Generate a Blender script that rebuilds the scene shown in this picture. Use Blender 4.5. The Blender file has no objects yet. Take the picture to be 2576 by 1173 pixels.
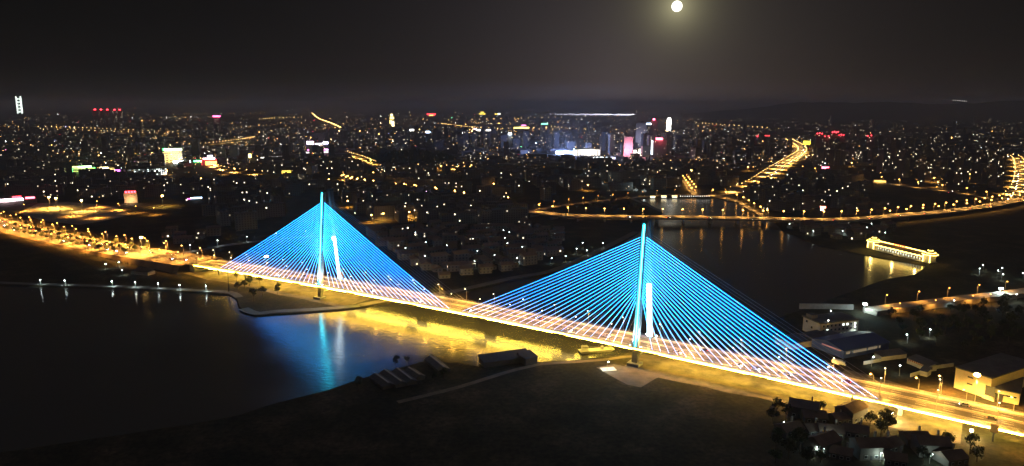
import bpy, math, random
from mathutils import Vector, Matrix, noise
from mathutils.geometry import delaunay_2d_cdt
R = math.radians
rnd = random.Random(7)
sc = bpy.context.scene
COL = sc.collection

# ---------------------------------------------------------------- camera
CAMZ = 163.0
FP, PITCH = 1816.7, 0.1784          # focal length in units of a 2576-wide frame
cam = bpy.data.cameras.new('camera'); camo = bpy.data.objects.new('camera', cam); COL.objects.link(camo)
cam.sensor_width = 36; cam.lens = 36*FP/2576; cam.clip_start = 1; cam.clip_end = 200000
camo.location = (0, 0, CAMZ); camo.rotation_euler = (R(90)-PITCH, 0, 0)
sc.camera = camo

# ---------------------------------------------------------------- render settings
sc.view_settings.view_transform = 'Standard'; sc.view_settings.look = 'None'
sc.view_settings.exposure = 0; sc.view_settings.gamma = 1
cy = sc.cycles
cy.max_bounces = 5; cy.diffuse_bounces = 1; cy.glossy_bounces = 2; cy.transmission_bounces = 2
cy.volume_bounces = 0; cy.transparent_max_bounces = 4
cy.sample_clamp_indirect = 12; cy.sample_clamp_direct = 0
cy.caustics_reflective = False; cy.caustics_refractive = False
cy.use_denoising = True; cy.filter_width = 1.45
cy.use_adaptive_sampling = False

# ---------------------------------------------------------------- night sky: Nishita sky turned far down, city glow near the horizon, aureole round the moon
def pdir(px, py):
    a, b = px-1288, py-586.5
    c, s = math.cos(PITCH), math.sin(PITCH)
    return Vector((a/FP, c-(b/FP)*s, -s-(b/FP)*c)).normalized()
MOON = pdir(1703, 16)
w = bpy.data.worlds.new("World"); sc.world = w; w.use_nodes = True
nt = w.node_tree; N = nt.nodes; L = nt.links
for n in list(N): N.remove(n)
def wn(t, **k):
    n = N.new(t)
    for a, v in k.items(): setattr(n, a, v)
    return n
def wmath(op, a, b=None):
    n = wn('ShaderNodeMath', operation=op)
    for i, v in enumerate((a, b)):
        if v is None: continue
        if isinstance(v, (int, float)): n.inputs[i].default_value = v
        else: L.new(v, n.inputs[i])
    return n.outputs[0]
tc = wn('ShaderNodeTexCoord'); sep = wn('ShaderNodeSeparateXYZ'); L.new(tc.outputs['Generated'], sep.inputs[0])
def wdot(v):
    n = wn('ShaderNodeVectorMath', operation='DOT_PRODUCT'); L.new(tc.outputs['Generated'], n.inputs[0]); n.inputs[1].default_value = v
    return n.outputs['Value']
def wcol(fac, c):
    n = wn('ShaderNodeVectorMath', operation='SCALE'); n.inputs[0].default_value = c; L.new(fac, n.inputs['Scale']); return n.outputs[0]
def wadd(a, b):
    n = wn('ShaderNodeVectorMath', operation='ADD'); L.new(a, n.inputs[0]); L.new(b, n.inputs[1]); return n.outputs[0]
el = wmath('MAXIMUM', sep.outputs['Z'], 0.0)
base = wmath('EXPONENT', wmath('MULTIPLY', el, -16.0))
gdir = pdir(1560, 255)
ang = wmath('SQRT', wmath('MAXIMUM', wmath('MULTIPLY', wmath('SUBTRACT', 1.0, wdot(gdir)), 2.0), 0.0))
dome = wmath('EXPONENT', wmath('MULTIPLY', ang, -6.2))
mang = wmath('SQRT', wmath('MAXIMUM', wmath('MULTIPLY', wmath('SUBTRACT', 1.0, wdot(MOON)), 2.0), 0.0))
m1 = wmath('EXPONENT', wmath('MULTIPLY', mang, -1/0.018))
m2 = wmath('EXPONENT', wmath('MULTIPLY', mang, -1/0.055))
skyn = wn('ShaderNodeTexSky', sky_type='NISHITA', sun_disc=False)
skyn.sun_elevation = R(7.5); skyn.sun_rotation = math.atan2(MOON.x, MOON.y)
col = wadd(wcol(base, (0.0046, 0.0040, 0.0038)), wcol(dome, (0.053, 0.045, 0.055)))
col = wadd(col, wcol(m1, (0.40, 0.37, 0.20)))
col = wadd(col, wcol(m2, (0.048, 0.044, 0.022)))
up = wn('ShaderNodeMapRange', interpolation_type='SMOOTHSTEP'); up.inputs['From Min'].default_value = .25; up.inputs['From Max'].default_value = .65; L.new(el, up.inputs['Value'])
col = wadd(col, wcol(up.outputs[0], (0.058, 0.053, 0.062)))    # moonlit, town-lit sky overhead, brightened out of view to lift haze and ground
cc = wn('ShaderNodeVectorMath', operation='ADD'); cc.inputs[0].default_value = (0.0030, 0.0027, 0.0026); L.new(col, cc.inputs[1])
bgA = wn('ShaderNodeBackground'); L.new(skyn.outputs[0], bgA.inputs[0]); bgA.inputs[1].default_value = 0.0002
bgB = wn('ShaderNodeBackground'); L.new(cc.outputs[0], bgB.inputs[0])
ad = wn('ShaderNodeAddShader'); L.new(bgA.outputs[0], ad.inputs[0]); L.new(bgB.outputs[0], ad.inputs[1])
out = wn('ShaderNodeOutputWorld'); L.new(ad.outputs[0], out.inputs[0])

# moonlight
ml = bpy.data.lights.new('moonlight', 'SUN'); ml.energy = 0.012; ml.angle = R(0.5); ml.color = (1, .95, .82)
mo = bpy.data.objects.new('moonlight', ml); COL.objects.link(mo); mo.rotation_euler = MOON.to_track_quat('Z', 'Y').to_euler()

# ---------------------------------------------------------------- helpers
def G(px, py, z=0.8):                                    # where the sight line through a spot of the photograph meets the ground
    d = pdir(px, py); t = (z-CAMZ)/d.z
    return Vector((d.x*t, d.y*t, z))
def mpp(p): return (Vector(p)-Vector((0, 0, CAMZ))).length/FP
ICO = None
class MB:
    def __init__(s): s.v = []; s.f = []; s.m = []; s.att = None
    def face(s, pts, m=0):
        b = len(s.v); s.v += [tuple(p) for p in pts]; s.f.append(tuple(range(b, b+len(pts)))); s.m.append(m)
    def box(s, c, size, rot=0, m=0, taper=1.0):
        cx, cyy, cz = c; a, b2, h = size[0]/2, size[1]/2, size[2]; co, si = math.cos(rot), math.sin(rot)
        b = len(s.v)
        for k, zz in ((1, cz), (taper, cz+h)):
            for x, y in ((-a, -b2), (a, -b2), (a, b2), (-a, b2)):
                x *= k; y *= k; s.v.append((cx+x*co-y*si, cyy+x*si+y*co, zz))
        for q in ((3, 2, 1, 0), (4, 5, 6, 7), (0, 1, 5, 4), (1, 2, 6, 5), (2, 3, 7, 6), (3, 0, 4, 7)):
            s.f.append(tuple(b+i for i in q)); s.m.append(m)
        return s
    def hexa(s, p8, m=0):
        b = len(s.v); s.v += [tuple(p) for p in p8]
        for q in ((3, 2, 1, 0), (4, 5, 6, 7), (0, 1, 5, 4), (1, 2, 6, 5), (2, 3, 7, 6), (3, 0, 4, 7)):
            s.f.append(tuple(b+i for i in q)); s.m.append(m)
        return s
    def tube(s, p0, p1, r0, r1=None, n=6, m=0):
        p0, p1 = Vector(p0), Vector(p1); r1 = r0 if r1 is None else r1
        d = (p1-p0).normalized(); a = d.orthogonal().normalized(); c = d.cross(a)
        b = len(s.v)
        for p, r in ((p0, r0), (p1, r1)):
            for i in range(n):
                t = 2*math.pi*i/n; s.v.append(tuple(p+a*math.cos(t)*r+c*math.sin(t)*r))
        for i in range(n):
            j = (i+1) % n; s.f.append((b+i, b+j, b+n+j, b+n+i)); s.m.append(m)
        s.f.append(tuple(b+i for i in reversed(range(n)))); s.m.append(m)
        s.f.append(tuple(b+n+i for i in range(n))); s.m.append(m)
        return s
    def octa(s, c, r, rz=None, m=0):
        x, y, z = c; rz = r if rz is None else rz; b = len(s.v)
        s.v += [(x+r, y, z), (x, y+r, z), (x-r, y, z), (x, y-r, z), (x, y, z+rz), (x, y, z-rz)]
        for i in range(4):
            j = (i+1) % 4
            s.f.append((b+i, b+j, b+4)); s.m.append(m); s.f.append((b+j, b+i, b+5)); s.m.append(m)
        return s
    def ball(s, c, r, n=8, k=5, m=0, sz=1.0):
        b = len(s.v); x, y, z = c
        for i in range(1, k):
            ph = math.pi*i/k
            for j in range(n):
                t = 2*math.pi*j/n; s.v.append((x+r*math.sin(ph)*math.cos(t), y+r*math.sin(ph)*math.sin(t), z+r*sz*math.cos(ph)))
        T = len(s.v); s.v += [(x, y, z+r*sz), (x, y, z-r*sz)]
        for i in range(k-2):
            for j in range(n):
                q = (j+1) % n; s.f.append((b+i*n+j, b+(i+1)*n+j, b+(i+1)*n+q, b+i*n+q)); s.m.append(m)
        for j in range(n):
            q = (j+1) % n
            s.f.append((b+j, b+q, T)); s.m.append(m); e = b+(k-2)*n; s.f.append((e+q, e+j, T+1)); s.m.append(m)
        return s
    def gable(s, c, size, rot, hw, hr, mw=0, mr=1, over=.4):   # house: walls to hw, ridge to hr
        s.box(c, (size[0], size[1], hw), rot, mw)
        co, si = math.cos(rot), math.sin(rot)
        def T(x, y, z): return (c[0]+x*co-y*si, c[1]+x*si+y*co, c[2]+z)
        a, b = size[0]/2+over, size[1]/2+over
        A, B, C, D = T(-a, -b, hw), T(a, -b, hw), T(a, b, hw), T(-a, b, hw); E, F = T(-a, 0, hr), T(a, 0, hr)
        s.face((A, B, F, E), mr); s.face((C, D, E, F), mr); s.face((D, A, E), mr); s.face((B, C, F), mr); s.face((D, C, B, A), mr)
        return s
    def mesh(s, name, mats, org=(0, 0, 0)):
        me = bpy.data.meshes.new(name); o = org
        me.from_pydata([(x-o[0], y-o[1], z-o[2]) for x, y, z in s.v], [], s.f)
        for mt in (mats if isinstance(mats, (list, tuple)) else [mats]): me.materials.append(mt)
        if any(s.m): me.polygons.foreach_set('material_index', s.m)
        me.update(); return me
    def build(s, name, mats, parent=None, org=(0, 0, 0)):
        if parent is not None: org = parent['_o'] if '_o' in parent else org
        o = bpy.data.objects.new(name, s.mesh(name, mats, org)); COL.objects.link(o)
        if parent is not None: o.parent = parent
        else: o.location = org
        if parent is not None: o['_o'] = list(org)
        return o
def tag(o, label, cat, group=None):
    o['label'] = label; o['category'] = cat
    if group: o['group'] = group
    return o
def struct(o, kind='structure'): o['kind'] = kind; return o
def thing(name, label, cat, loc=(0, 0, 0), rz=0, group=None):
    o = bpy.data.objects.new(name, None); COL.objects.link(o); o.location = loc; o.rotation_euler = (0, 0, rz)
    o['_o'] = [loc[0], loc[1], loc[2]]; o.empty_display_size = 1
    return tag(o, label, cat, group)
def dup(o, loc=None, rz=None, label=None, group=None, parent=None, sc_=None):
    c = o.copy(); COL.objects.link(c)
    if parent is not None: c.parent = parent
    if loc is not None: c.location = loc
    if rz is not None: c.rotation_euler = (0, 0, rz)
    if sc_: c.scale = (sc_, sc_, sc_)
    if label: c['label'] = label
    if group: c['group'] = group
    for ch in KIDS.get(o.name, ()): dup(ch, parent=c)
    return c
KIDS = {}
def reg(o):                                               # remember the children of a thing that will be copied
    KIDS[o.name] = [x for x in COL.objects if x.parent == o]
    for x in KIDS[o.name]: reg(x)
UN = 'zeroth first second third fourth fifth sixth seventh eighth ninth tenth eleventh twelfth thirteenth fourteenth fifteenth sixteenth seventeenth eighteenth nineteenth'.split()
TE = {2: 'twent', 3: 'thirt', 4: 'fort', 5: 'fift', 6: 'sixt', 7: 'sevent', 8: 'eight', 9: 'ninet'}
def nth(n):
    if n < 20: return UN[n]
    if n >= 100: return ('hundredth' if n == 100 else 'hundred and '+nth(n-100)) if n < 200 else 'two hundred and '+nth(n-200) if n > 200 else 'two hundredth'
    t, u = divmod(n, 10); return TE[t]+('ieth' if u == 0 else 'y-'+UN[u])

# ---------------------------------------------------------------- materials
MATS = {}
def mat(name, c, rough=.8, var=0.0, scale=.05, metal=0, spec=.3):
    if name in MATS: return MATS[name]
    m = bpy.data.materials.new(name); m.use_nodes = True; t = m.node_tree; b = t.nodes['Principled BSDF']
    b.inputs['Roughness'].default_value = rough; b.inputs['Metallic'].default_value = metal
    b.inputs['Specular IOR Level'].default_value = spec
    b.inputs['Base Color'].default_value = (*c, 1)
    if var:
        no = t.nodes.new('ShaderNodeTexNoise'); no.inputs['Scale'].default_value = scale; no.inputs['Detail'].default_value = 6
        no.inputs['Roughness'].default_value = .65
        ge = t.nodes.new('ShaderNodeNewGeometry'); t.links.new(ge.outputs['Position'], no.inputs['Vector'])
        ra = t.nodes.new('ShaderNodeValToRGB'); e = ra.color_ramp.elements
        e[0].position = .3; e[1].position = .7
        e[0].color = (*[x*(1-var) for x in c], 1); e[1].color = (*[min(1, x*(1+var)) for x in c], 1)
        t.links.new(no.outputs['Fac'], ra.inputs[0]); t.links.new(ra.outputs[0], b.inputs['Base Color'])
    MATS[name] = m; return m
def emit(name, c, s, sample=False):
    if name in MATS: return MATS[name]
    m = bpy.data.materials.new(name); m.use_nodes = True; b = m.node_tree.nodes['Principled BSDF']
    b.inputs['Base Color'].default_value = (.05, .05, .05, 1); b.inputs['Roughness'].default_value = .5
    b.inputs['Emission Color'].default_value = (*c, 1); b.inputs['Emission Strength'].default_value = s
    m.cycles.emission_sampling = 'AUTO' if sample else 'NONE'
    MATS[name] = m; return m
asphalt = mat('asphalt', (.10, .095, .09), .75, .25, .3)
concrete = mat('concrete', (.34, .33, .31), .8, .18, .4)
pale = mat('pale_render', (.5, .47, .4), .85, .15, .3)
steel = mat('galvanised_steel', (.35, .35, .36), .45, .1, 1, .6)
darkmetal = mat('dark_metal', (.04, .042, .045), .5, .2, 1)
white_paint = mat('white_paint', (.75, .75, .73), .6)
soilm = mat('soil', (.19, .14, .09), .95, .5, .06)
AMB = (1.0, .50, .10); WARM = (1.0, .80, .52); COOL = (.80, .95, 1.0); YEL = (1.0, .70, .16)
e_amber = emit('lamp_amber', (1, .42, .07), 24)
e_amber_far = emit('lamp_amber_far', (1, .42, .07), 26)
e_white = emit('lamp_white', (.85, 1, .96), 26)
e_whitefar = emit('lamp_white_far', (.9, .95, 1), 60)
e_red = emit('lamp_red', (1, .03, .05), 30)

def window_mat(name, wall, cols, prob, strength, pu=3.4, pv=3.1, fill=.55):
    """wall of windows: a share of them is lit"""
    m = bpy.data.materials.new(name); m.use_nodes = True; t = m.node_tree; b = t.nodes['Principled BSDF']
    b.inputs['Roughness'].default_value = .8
    def nn(ty, **k):
        n = t.nodes.new(ty)
        for a, v in k.items(): setattr(n, a, v)
        return n
    def mm(op, a, b2=None, c=None):
        n = nn('ShaderNodeMath', operation=op)
        for i, v in enumerate((a, b2, c)):
            if v is None: continue
            if isinstance(v, (int, float)): n.inputs[i].default_value = v
            else: t.links.new(v, n.inputs[i])
        return n.outputs[0]
    co = nn('ShaderNodeTexCoord'); sx = nn('ShaderNodeSeparateXYZ'); t.links.new(co.outputs['Object'], sx.inputs[0])
    sn = nn('ShaderNodeSeparateXYZ'); t.links.new(co.outputs['Normal'], sn.inputs[0])
    isx = mm('GREATER_THAN', mm('ABSOLUTE', sn.outputs['X']), .7)
    side = mm('LESS_THAN', mm('ABSOLUTE', sn.outputs['Z']), .3)
    u = mm('ADD', mm('MULTIPLY', sx.outputs['Y'], isx), mm('MULTIPLY', sx.outputs['X'], mm('SUBTRACT', 1, isx)))
    u = mm('DIVIDE', mm('ADD', u, 500.3), pu); v = mm('DIVIDE', mm('ADD', sx.outputs['Z'], 60*pv+.1), pv)
    cu, cv = mm('FLOOR', u), mm('FLOOR', v); fu, fv = mm('FRACT', u), mm('FRACT', v)
    g = (1-fill)/2
    inw = mm('MULTIPLY', mm('MULTIPLY', mm('GREATER_THAN', fu, g), mm('LESS_THAN', fu, 1-g)), mm('MULTIPLY', mm('GREATER_THAN', fv, .28), mm('LESS_THAN', fv, .8)))
    inw = mm('MULTIPLY', inw, side)
    oi = nn('ShaderNodeObjectInfo')
    cx = nn('ShaderNodeCombineXYZ')
    t.links.new(mm('ADD', cu, mm('MULTIPLY', oi.outputs['Random'], 977.0)), cx.inputs[0]); t.links.new(cv, cx.inputs[1])
    t.links.new(mm('ADD', mm('MULTIPLY', isx, 31.0), mm('MULTIPLY', mm('ADD', sn.outputs['X'], sn.outputs['Y']), 7.0)), cx.inputs[2])
    wnz = nn('ShaderNodeTexWhiteNoise', noise_dimensions='3D'); t.links.new(cx.outputs[0], wnz.inputs[0])
    pr = mm('MULTIPLY', mm('ADD', mm('MULTIPLY', oi.outputs['Random'], 1.4), .3), prob)
    lit = mm('MULTIPLY', mm('LESS_THAN', wnz.outputs['Value'], pr), inw)
    sc3 = nn('ShaderNodeSeparateColor'); t.links.new(wnz.outputs['Color'], sc3.inputs[0])
    ra = nn('ShaderNodeValToRGB'); ra.color_ramp.interpolation = 'CONSTANT'; e = ra.color_ramp.elements
    e[0].position = 0; e[0].color = (*cols[0], 1); e[1].position = 1/len(cols); e[1].color = (*cols[1], 1)
    for i in range(2, len(cols)):
        k = e.new(i/len(cols)); k.color = (*cols[i], 1)
    t.links.new(sc3.outputs[0], ra.inputs[0]); t.links.new(ra.outputs[0], b.inputs['Emission Color'])
    st = mm('MULTIPLY', lit, mm('MULTIPLY', mm('POWER', sc3.outputs[1], 2.0), strength))
    t.links.new(st, b.inputs['Emission Strength'])
    mx = nn('ShaderNodeMix', data_type='RGBA'); t.links.new(inw, mx.inputs[0])
    mx.inputs[6].default_value = (*wall, 1); mx.inputs[7].default_value = (.03, .035, .04, 1)
    t.links.new(mx.outputs[2], b.inputs['Base Color'])
    m.cycles.emission_sampling = 'NONE'
    return m
WC = [(1, .82, .55), (.9, .95, 1), (1, .6, .24), (1, .88, .7), (1, .7, .38)]
w_apart = window_mat('apartment_wall', (.15, .145, .145), WC, .035, 9, fill=.42)
w_tower = window_mat('tower_block_wall', (.15, .145, .155), WC, .045, 8, fill=.42)
w_house = window_mat('house_wall', (.16, .15, .14), WC[:4], .03, 8, pu=3.6, fill=.4)
w_far = window_mat('distant_wall', (.13, .125, .135), WC, .022, 6, pu=4.5, pv=4.2, fill=.5)
w_grid = window_mat('office_lit_wall', (.3, .3, .3), [(.85, 1, .92), (.9, 1, 1)], .7, 7, pu=4.5, pv=4.0, fill=.6)
roof_dark = mat('dark_roof', (.09, .085, .085), .9, .3, .2)
roof_tile = mat('tile_roof', (.13, .09, .07), .9, .3, .2)

# ---------------------------------------------------------------- bridge frame
BA = 0.57898; KC = 4.78e-5; SL = 142.7; ZM = 13.0
BX, BY = -42.54*1.0, 509.9*1.0
DV = Vector((math.cos(BA), -math.sin(BA), 0)); NV = Vector((math.sin(BA), math.cos(BA), 0))
def zdeck(s):
    if abs(s) < 300: return ZM-KC*s*s
    e = abs(s)-300; z3 = ZM-KC*90000; g = 2*KC*300
    return max(1.1, z3-g*e) if e*g < z3-3.5 else max(1.1, 3.5-(e-(z3-3.5)/g)*.012)
def BP(s, off, dz=0.0): # along the bridge, across it (0 = near edge), above the deck
    return Vector((BX, BY, 0))+DV*s+NV*off+Vector((0, 0, zdeck(s)+dz))
BW = 27.0

# ---------------------------------------------------------------- ground with the river cut out of it, water, banks
RIV = [(-500, 700), (-100, 712), (90, 719), (300, 725), (480, 734), (575, 740), (597, 753), (602, 772), (644, 794), (720, 789), (795, 783.5), (860, 779), (905, 774), (1000, 757), (1130, 741), (1290, 704),
       (1392, 684), (1500, 640), (1600, 590), (1645, 552), (1668, 536), (1630, 512), (1604, 500), (1640, 497), (1800, 498), (1850, 508), (1895, 526), (1945, 553), (1965, 578), (2060, 618), (2170, 640), (2330, 668), (2302, 690),
       (2230, 703), (2130, 738), (2015, 779), (1950, 804), (1900, 830), (1760, 850), (1650, 868), (1560, 893), (1440, 907), (1355, 911), (1325, 903), (1262, 912), (1215, 925), (1150, 913), (1060, 910), (985, 932), (930, 946),
       (880, 962), (830, 980), (740, 1003), (600, 1045), (300, 1095), (-500, 1210)]
GZ = 0.8
riv = [G(x, y, GZ).xy for x, y in RIV]
# roughen the shore line a little
def rough_line(pts, step=14, amp=2.2):
    o = []
    n = len(pts)
    for i in range(n):
        a, b = pts[i], pts[(i+1) % n]; k = max(1, min(40, int((b-a).length/step)))
        for j in range(k):
            p = a.lerp(b, j/k)
            if j: p = p+Vector((noise.noise((p.x*.05, p.y*.05, 1)), noise.noise((p.x*.05, p.y*.05, 9))))*amp
            o.append(p)
    return o
riv = rough_line(riv)
def inside(p, poly):
    x, y = p[0], p[1]; c = False; n = len(poly); j = n-1
    for i in range(n):
        xi, yi = poly[i][0], poly[i][1]; xj, yj = poly[j][0], poly[j][1]
        if (yi > y) != (yj > y) and x < (xj-xi)*(y-yi)/(yj-yi)+xi: c = not c
        j = i
    return c
BIG = 70000
outer = [Vector((-BIG, -2000)), Vector((BIG, -2000)), Vector((BIG, BIG)), Vector((-BIG, BIG))]
vs = outer+riv
ed = [(0, 1), (1, 2), (2, 3), (3, 0)]+[(4+i, 4+(i+1) % len(riv)) for i in range(len(riv))]
ov, oe, of, *_ = delaunay_2d_cdt(vs, ed, [], 0, 1e-5)
mb = MB(); mb.v = [(p.x, p.y, GZ) for p in ov]
for f in of:
    c = sum((ov[i] for i in f), Vector((0, 0)))/len(f)
    if not inside(c, riv): mb.f.append(tuple(f)); mb.m.append(0)
for i in range(len(riv)):
    a, b = riv[i], riv[(i+1) % len(riv)]
    if inside(a.lerp(b, .5)+Vector((b.y-a.y, a.x-b.x)).normalized()*.5, riv): nrm = Vector((b.y-a.y, a.x-b.x)).normalized()
    else: nrm = -Vector((b.y-a.y, a.x-b.x)).normalized()
    mb.face([(a.x, a.y, GZ), (b.x, b.y, GZ), (b.x+nrm.x*2, b.y+nrm.y*2, -1.2), (a.x+nrm.x*2, a.y+nrm.y*2, -1.2)])
# ground material: dark grass, bare soil, scrub
gm = bpy.data.materials.new('ground_cover'); gm.use_nodes = True; t = gm.node_tree; b = t.nodes['Principled BSDF']
b.inputs['Roughness'].default_value = 1; b.inputs['Specular IOR Level'].default_value = .1
ge = t.nodes.new('ShaderNodeNewGeometry')
def gnoise(s, d=7, r=.6):
    n = t.nodes.new('ShaderNodeTexNoise'); n.inputs['Scale'].default_value = s; n.inputs['Detail'].default_value = d; n.inputs['Roughness'].default_value = r
    t.links.new(ge.outputs['Position'], n.inputs['Vector']); return n.outputs['Fac']
def ramp(src, stops):
    r = t.nodes.new('ShaderNodeValToRGB'); e = r.color_ramp.elements
    e[0].position, e[0].color = stops[0][0], (*stops[0][1], 1); e[1].position, e[1].color = stops[1][0], (*stops[1][1], 1)
    for p, c in stops[2:]: k = e.new(p); k.color = (*c, 1)
    t.links.new(src, r.inputs[0]); return r.outputs[0]
def mix(f, a, c, ty='MIX'):
    n = t.nodes.new('ShaderNodeMix'); n.data_type = 'RGBA'; n.blend_type = ty
    if isinstance(f, float): n.inputs[0].default_value = f
    else: t.links.new(f, n.inputs[0])
    t.links.new(a, n.inputs[6]); t.links.new(c, n.inputs[7]); return n.outputs[2]
ga = ramp(gnoise(.035), [(.36, (.018, .021, .013)), (.5, (.036, .033, .021)), (.6, (.065, .052, .034)), (.72, (.12, .094, .064))])
gb = ramp(gnoise(.4, 5), [(.35, (.35, .35, .35)), (.7, (1.25, 1.2, 1.1))])
t.links.new(mix(1.0, ga, gb, 'MULTIPLY'), b.inputs['Base Color'])
struct(mb.build('ground', gm))

wm = bpy.data.materials.new('river_water'); wm.use_nodes = True; t = wm.node_tree; b = t.nodes['Principled BSDF']
b.inputs['Base Color'].default_value = (.028, .027, .02, 1); b.inputs['Roughness'].default_value = .13; b.inputs['IOR'].default_value = 1.34
b.inputs['Specular IOR Level'].default_value = .5
ge = t.nodes.new('ShaderNodeNewGeometry')
mp = t.nodes.new('ShaderNodeMapping'); mp.inputs['Rotation'].default_value = (0, 0, .4); mp.inputs['Scale'].default_value = (.5, 1.0, 1)
t.links.new(ge.outputs['Position'], mp.inputs['Vector'])
n1 = t.nodes.new('ShaderNodeTexNoise'); n1.inputs['Scale'].default_value = .35; n1.inputs['Detail'].default_value = 4; t.links.new(mp.outputs[0], n1.inputs['Vector'])
bu = t.nodes.new('ShaderNodeBump'); bu.inputs['Strength'].default_value = .3; bu.inputs['Distance'].default_value = .5
t.links.new(n1.outputs['Fac'], bu.inputs['Height']); t.links.new(bu.outputs[0], b.inputs['Normal'])
n2 = t.nodes.new('ShaderNodeTexNoise'); n2.inputs['Scale'].default_value = .02; n2.inputs['Detail'].default_value = 5; t.links.new(mp.outputs[0], n2.inputs['Vector'])
mr = t.nodes.new('ShaderNodeMapRange'); mr.inputs['From Min'].default_value = .35; mr.inputs['From Max'].default_value = .65; mr.inputs['To Min'].default_value = .12; mr.inputs['To Max'].default_value = .22
t.links.new(n2.outputs['Fac'], mr.inputs['Value']); t.links.new(mr.outputs[0], b.inputs['Roughness'])
xs = [p.x for p in riv]; ys = [p.y for p in riv]
mb = MB(); mb.face([(min(xs)-20, min(ys)-20, 0), (max(xs)+20, min(ys)-20, 0), (max(xs)+20, max(ys)+20, 0), (min(xs)-20, max(ys)+20, 0)])
struct(mb.build('river', wm))
mb = MB(); mb.face([(min(xs)-60, min(ys)-60, -1.2), (max(xs)+60, min(ys)-60, -1.2), (max(xs)+60, max(ys)+60, -1.2), (min(xs)-60, max(ys)+60, -1.2)])
struct(mb.build('riverbed', soilm))

# ---------------------------------------------------------------- moon
MD = 90000
mm_ = bpy.data.materials.new('moon_surface'); mm_.use_nodes = True; t = mm_.node_tree; b = t.nodes['Principled BSDF']
b.inputs['Base Color'].default_value = (.3, .3, .3, 1); b.inputs['Emission Color'].default_value = (1, .98, .84, 1); b.inputs['Emission Strength'].default_value = 2.2
mm_.cycles.emission_sampling = 'NONE'
mb = MB(); mb.ball((0, 0, 0), 12.6/FP*MD, 32, 20)
o = mb.build('moon', mm_); o.location = MOON*MD+Vector((0, 0, CAMZ)); tag(o, 'full moon shining pale yellow high in the night sky', 'moon')

# ---------------------------------------------------------------- the cable-stayed bridge
bridge = thing('cable_stayed_bridge', 'long cable-stayed road bridge with two pylons and glowing blue stay cables over the river', 'bridge', BP(0, BW/2, 0))
e_strip = bpy.data.materials.new('edge_light_strip'); e_strip.use_nodes = True; t = e_strip.node_tree; b = t.nodes['Principled BSDF']
b.inputs['Emission Color'].default_value = (1, .54, .045, 1); b.inputs['Emission Strength'].default_value = 42
e_under = emit('girder_light_strip', (1, .66, .07), 130, True)
S = [i*6.0-318 for i in range(131)]                       # -318 .. 462
def sweep(prof, ss, mb=None, m=0, closed=True):           # profile = [(off, dz), ...]
    mb = mb or MB(); n = len(prof); b0 = len(mb.v)
    for s in ss:
        for o, z in prof: mb.v.append(tuple(BP(s, o, z)))
    for i in range(len(ss)-1):
        for j in range(n if closed else n-1):
            k = (j+1) % n; mb.f.append((b0+i*n+j, b0+i*n+k, b0+(i+1)*n+k, b0+(i+1)*n+j)); mb.m.append(m)
    if closed:
        mb.f.append(tuple(b0+j for j in reversed(range(n)))); mb.m.append(m)
        mb.f.append(tuple(b0+(len(ss)-1)*n+j for j in range(n))); mb.m.append(m)
    return mb
sweep([(0, 0), (0, -1.0), (.6, -1.1), (5, -1.7), (7, -3.0), (BW-7, -3.0), (BW-5, -1.7), (BW-.6, -1.1), (BW, -1.0), (BW, 0)], S).build('deck', mat('painted_concrete', (.55, .54, .5), .8, .1, .4), bridge)
sweep([(4.4, .05), (4.4, .004), (BW-4.4, .004), (BW-4.4, .05)], S).build('roadway', asphalt, bridge)
mk = MB()
for off in (4.9, BW-4.9, BW/2-.9, BW/2+.9): sweep([(off-.13, .06), (off-.13, .052), (off+.13, .052), (off+.13, .06)], S, mk)
for off in (8.2, 11.0, BW-11, BW-8.2):
    for i in range(62):
        s = -316+i*12.5; sweep([(off-.12, .06), (off-.12, .052), (off+.12, .052), (off+.12, .06)], [s, s+5], mk)
mk.build('lane_marking', white_paint, bridge)
for off, k in ((2.9, 'footway_kerb'), (BW-4.2, 'footway_kerb')):
    sweep([(off, .18), (off, .004), (off+1.3, .004), (off+1.3, .18)], S).build(k, concrete, bridge)
md = MB(); sweep([(BW/2-.25, .85), (BW/2-.4, .052), (BW/2+.4, .052), (BW/2+.25, .85)], S, md); md.build('median_barrier', pale, bridge)
for off in (.35, BW-.35):
    rl = MB()
    for z in (.5, .85, 1.2): sweep([(off-.05, z+.05), (off-.05, z-.05), (off+.05, z-.05), (off+.05, z+.05)], S, rl)
    for i in range(260):
        p = BP(-318+i*3, off); rl.box((p.x, p.y, p.z), (.14, .14, 1.24), BA)
    rl.build('railing', steel, bridge)
gaps = [(-318, 322), (328, 462)]
for off, sg in ((-.06, -1), (BW+.06, 1)):
    ls = MB()
    for a, b_ in gaps:
        n = int((b_-a)/6)+1; ss = [a+(b_-a)*i/(n-1) for i in range(n)]
        sweep([(off, -.18), (off, -.85), (off+sg*.28, -.85), (off+sg*.28, -.18)], ss, ls)
    ls.build('edge_light_strip', e_strip, bridge)
for off, k in ((7.3, 0), (BW-7.3, 1)):
    for i in range(11):
        a = -306+i*66; ls = MB(); ss = [a+j*5 for j in range(12)]
        sweep([(off-.12, -3.75), (off-.12, -3.95), (off+.12, -3.95), (off+.12, -3.75)], ss, ls)
        for q in range(6):
            p = BP(a+5+q*9, off, -3.76); ls.tube(p, p+Vector((0, 0, .75)), .05, n=4, m=1)
        ls.build('girder_light_strip', [e_under, steel], bridge)
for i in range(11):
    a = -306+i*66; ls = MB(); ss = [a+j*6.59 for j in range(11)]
    sweep([(7.6, -3.03), (7.6, -3.12), (BW-7.6, -3.12), (BW-7.6, -3.03)], ss, ls); ls.build('soffit_glow_sheet', emit('added_soffit_glow', (1, .66, .17), 4.0, True), bridge)  # glowing sheet added for the lit soffit and its reflection, not a lamp
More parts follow.
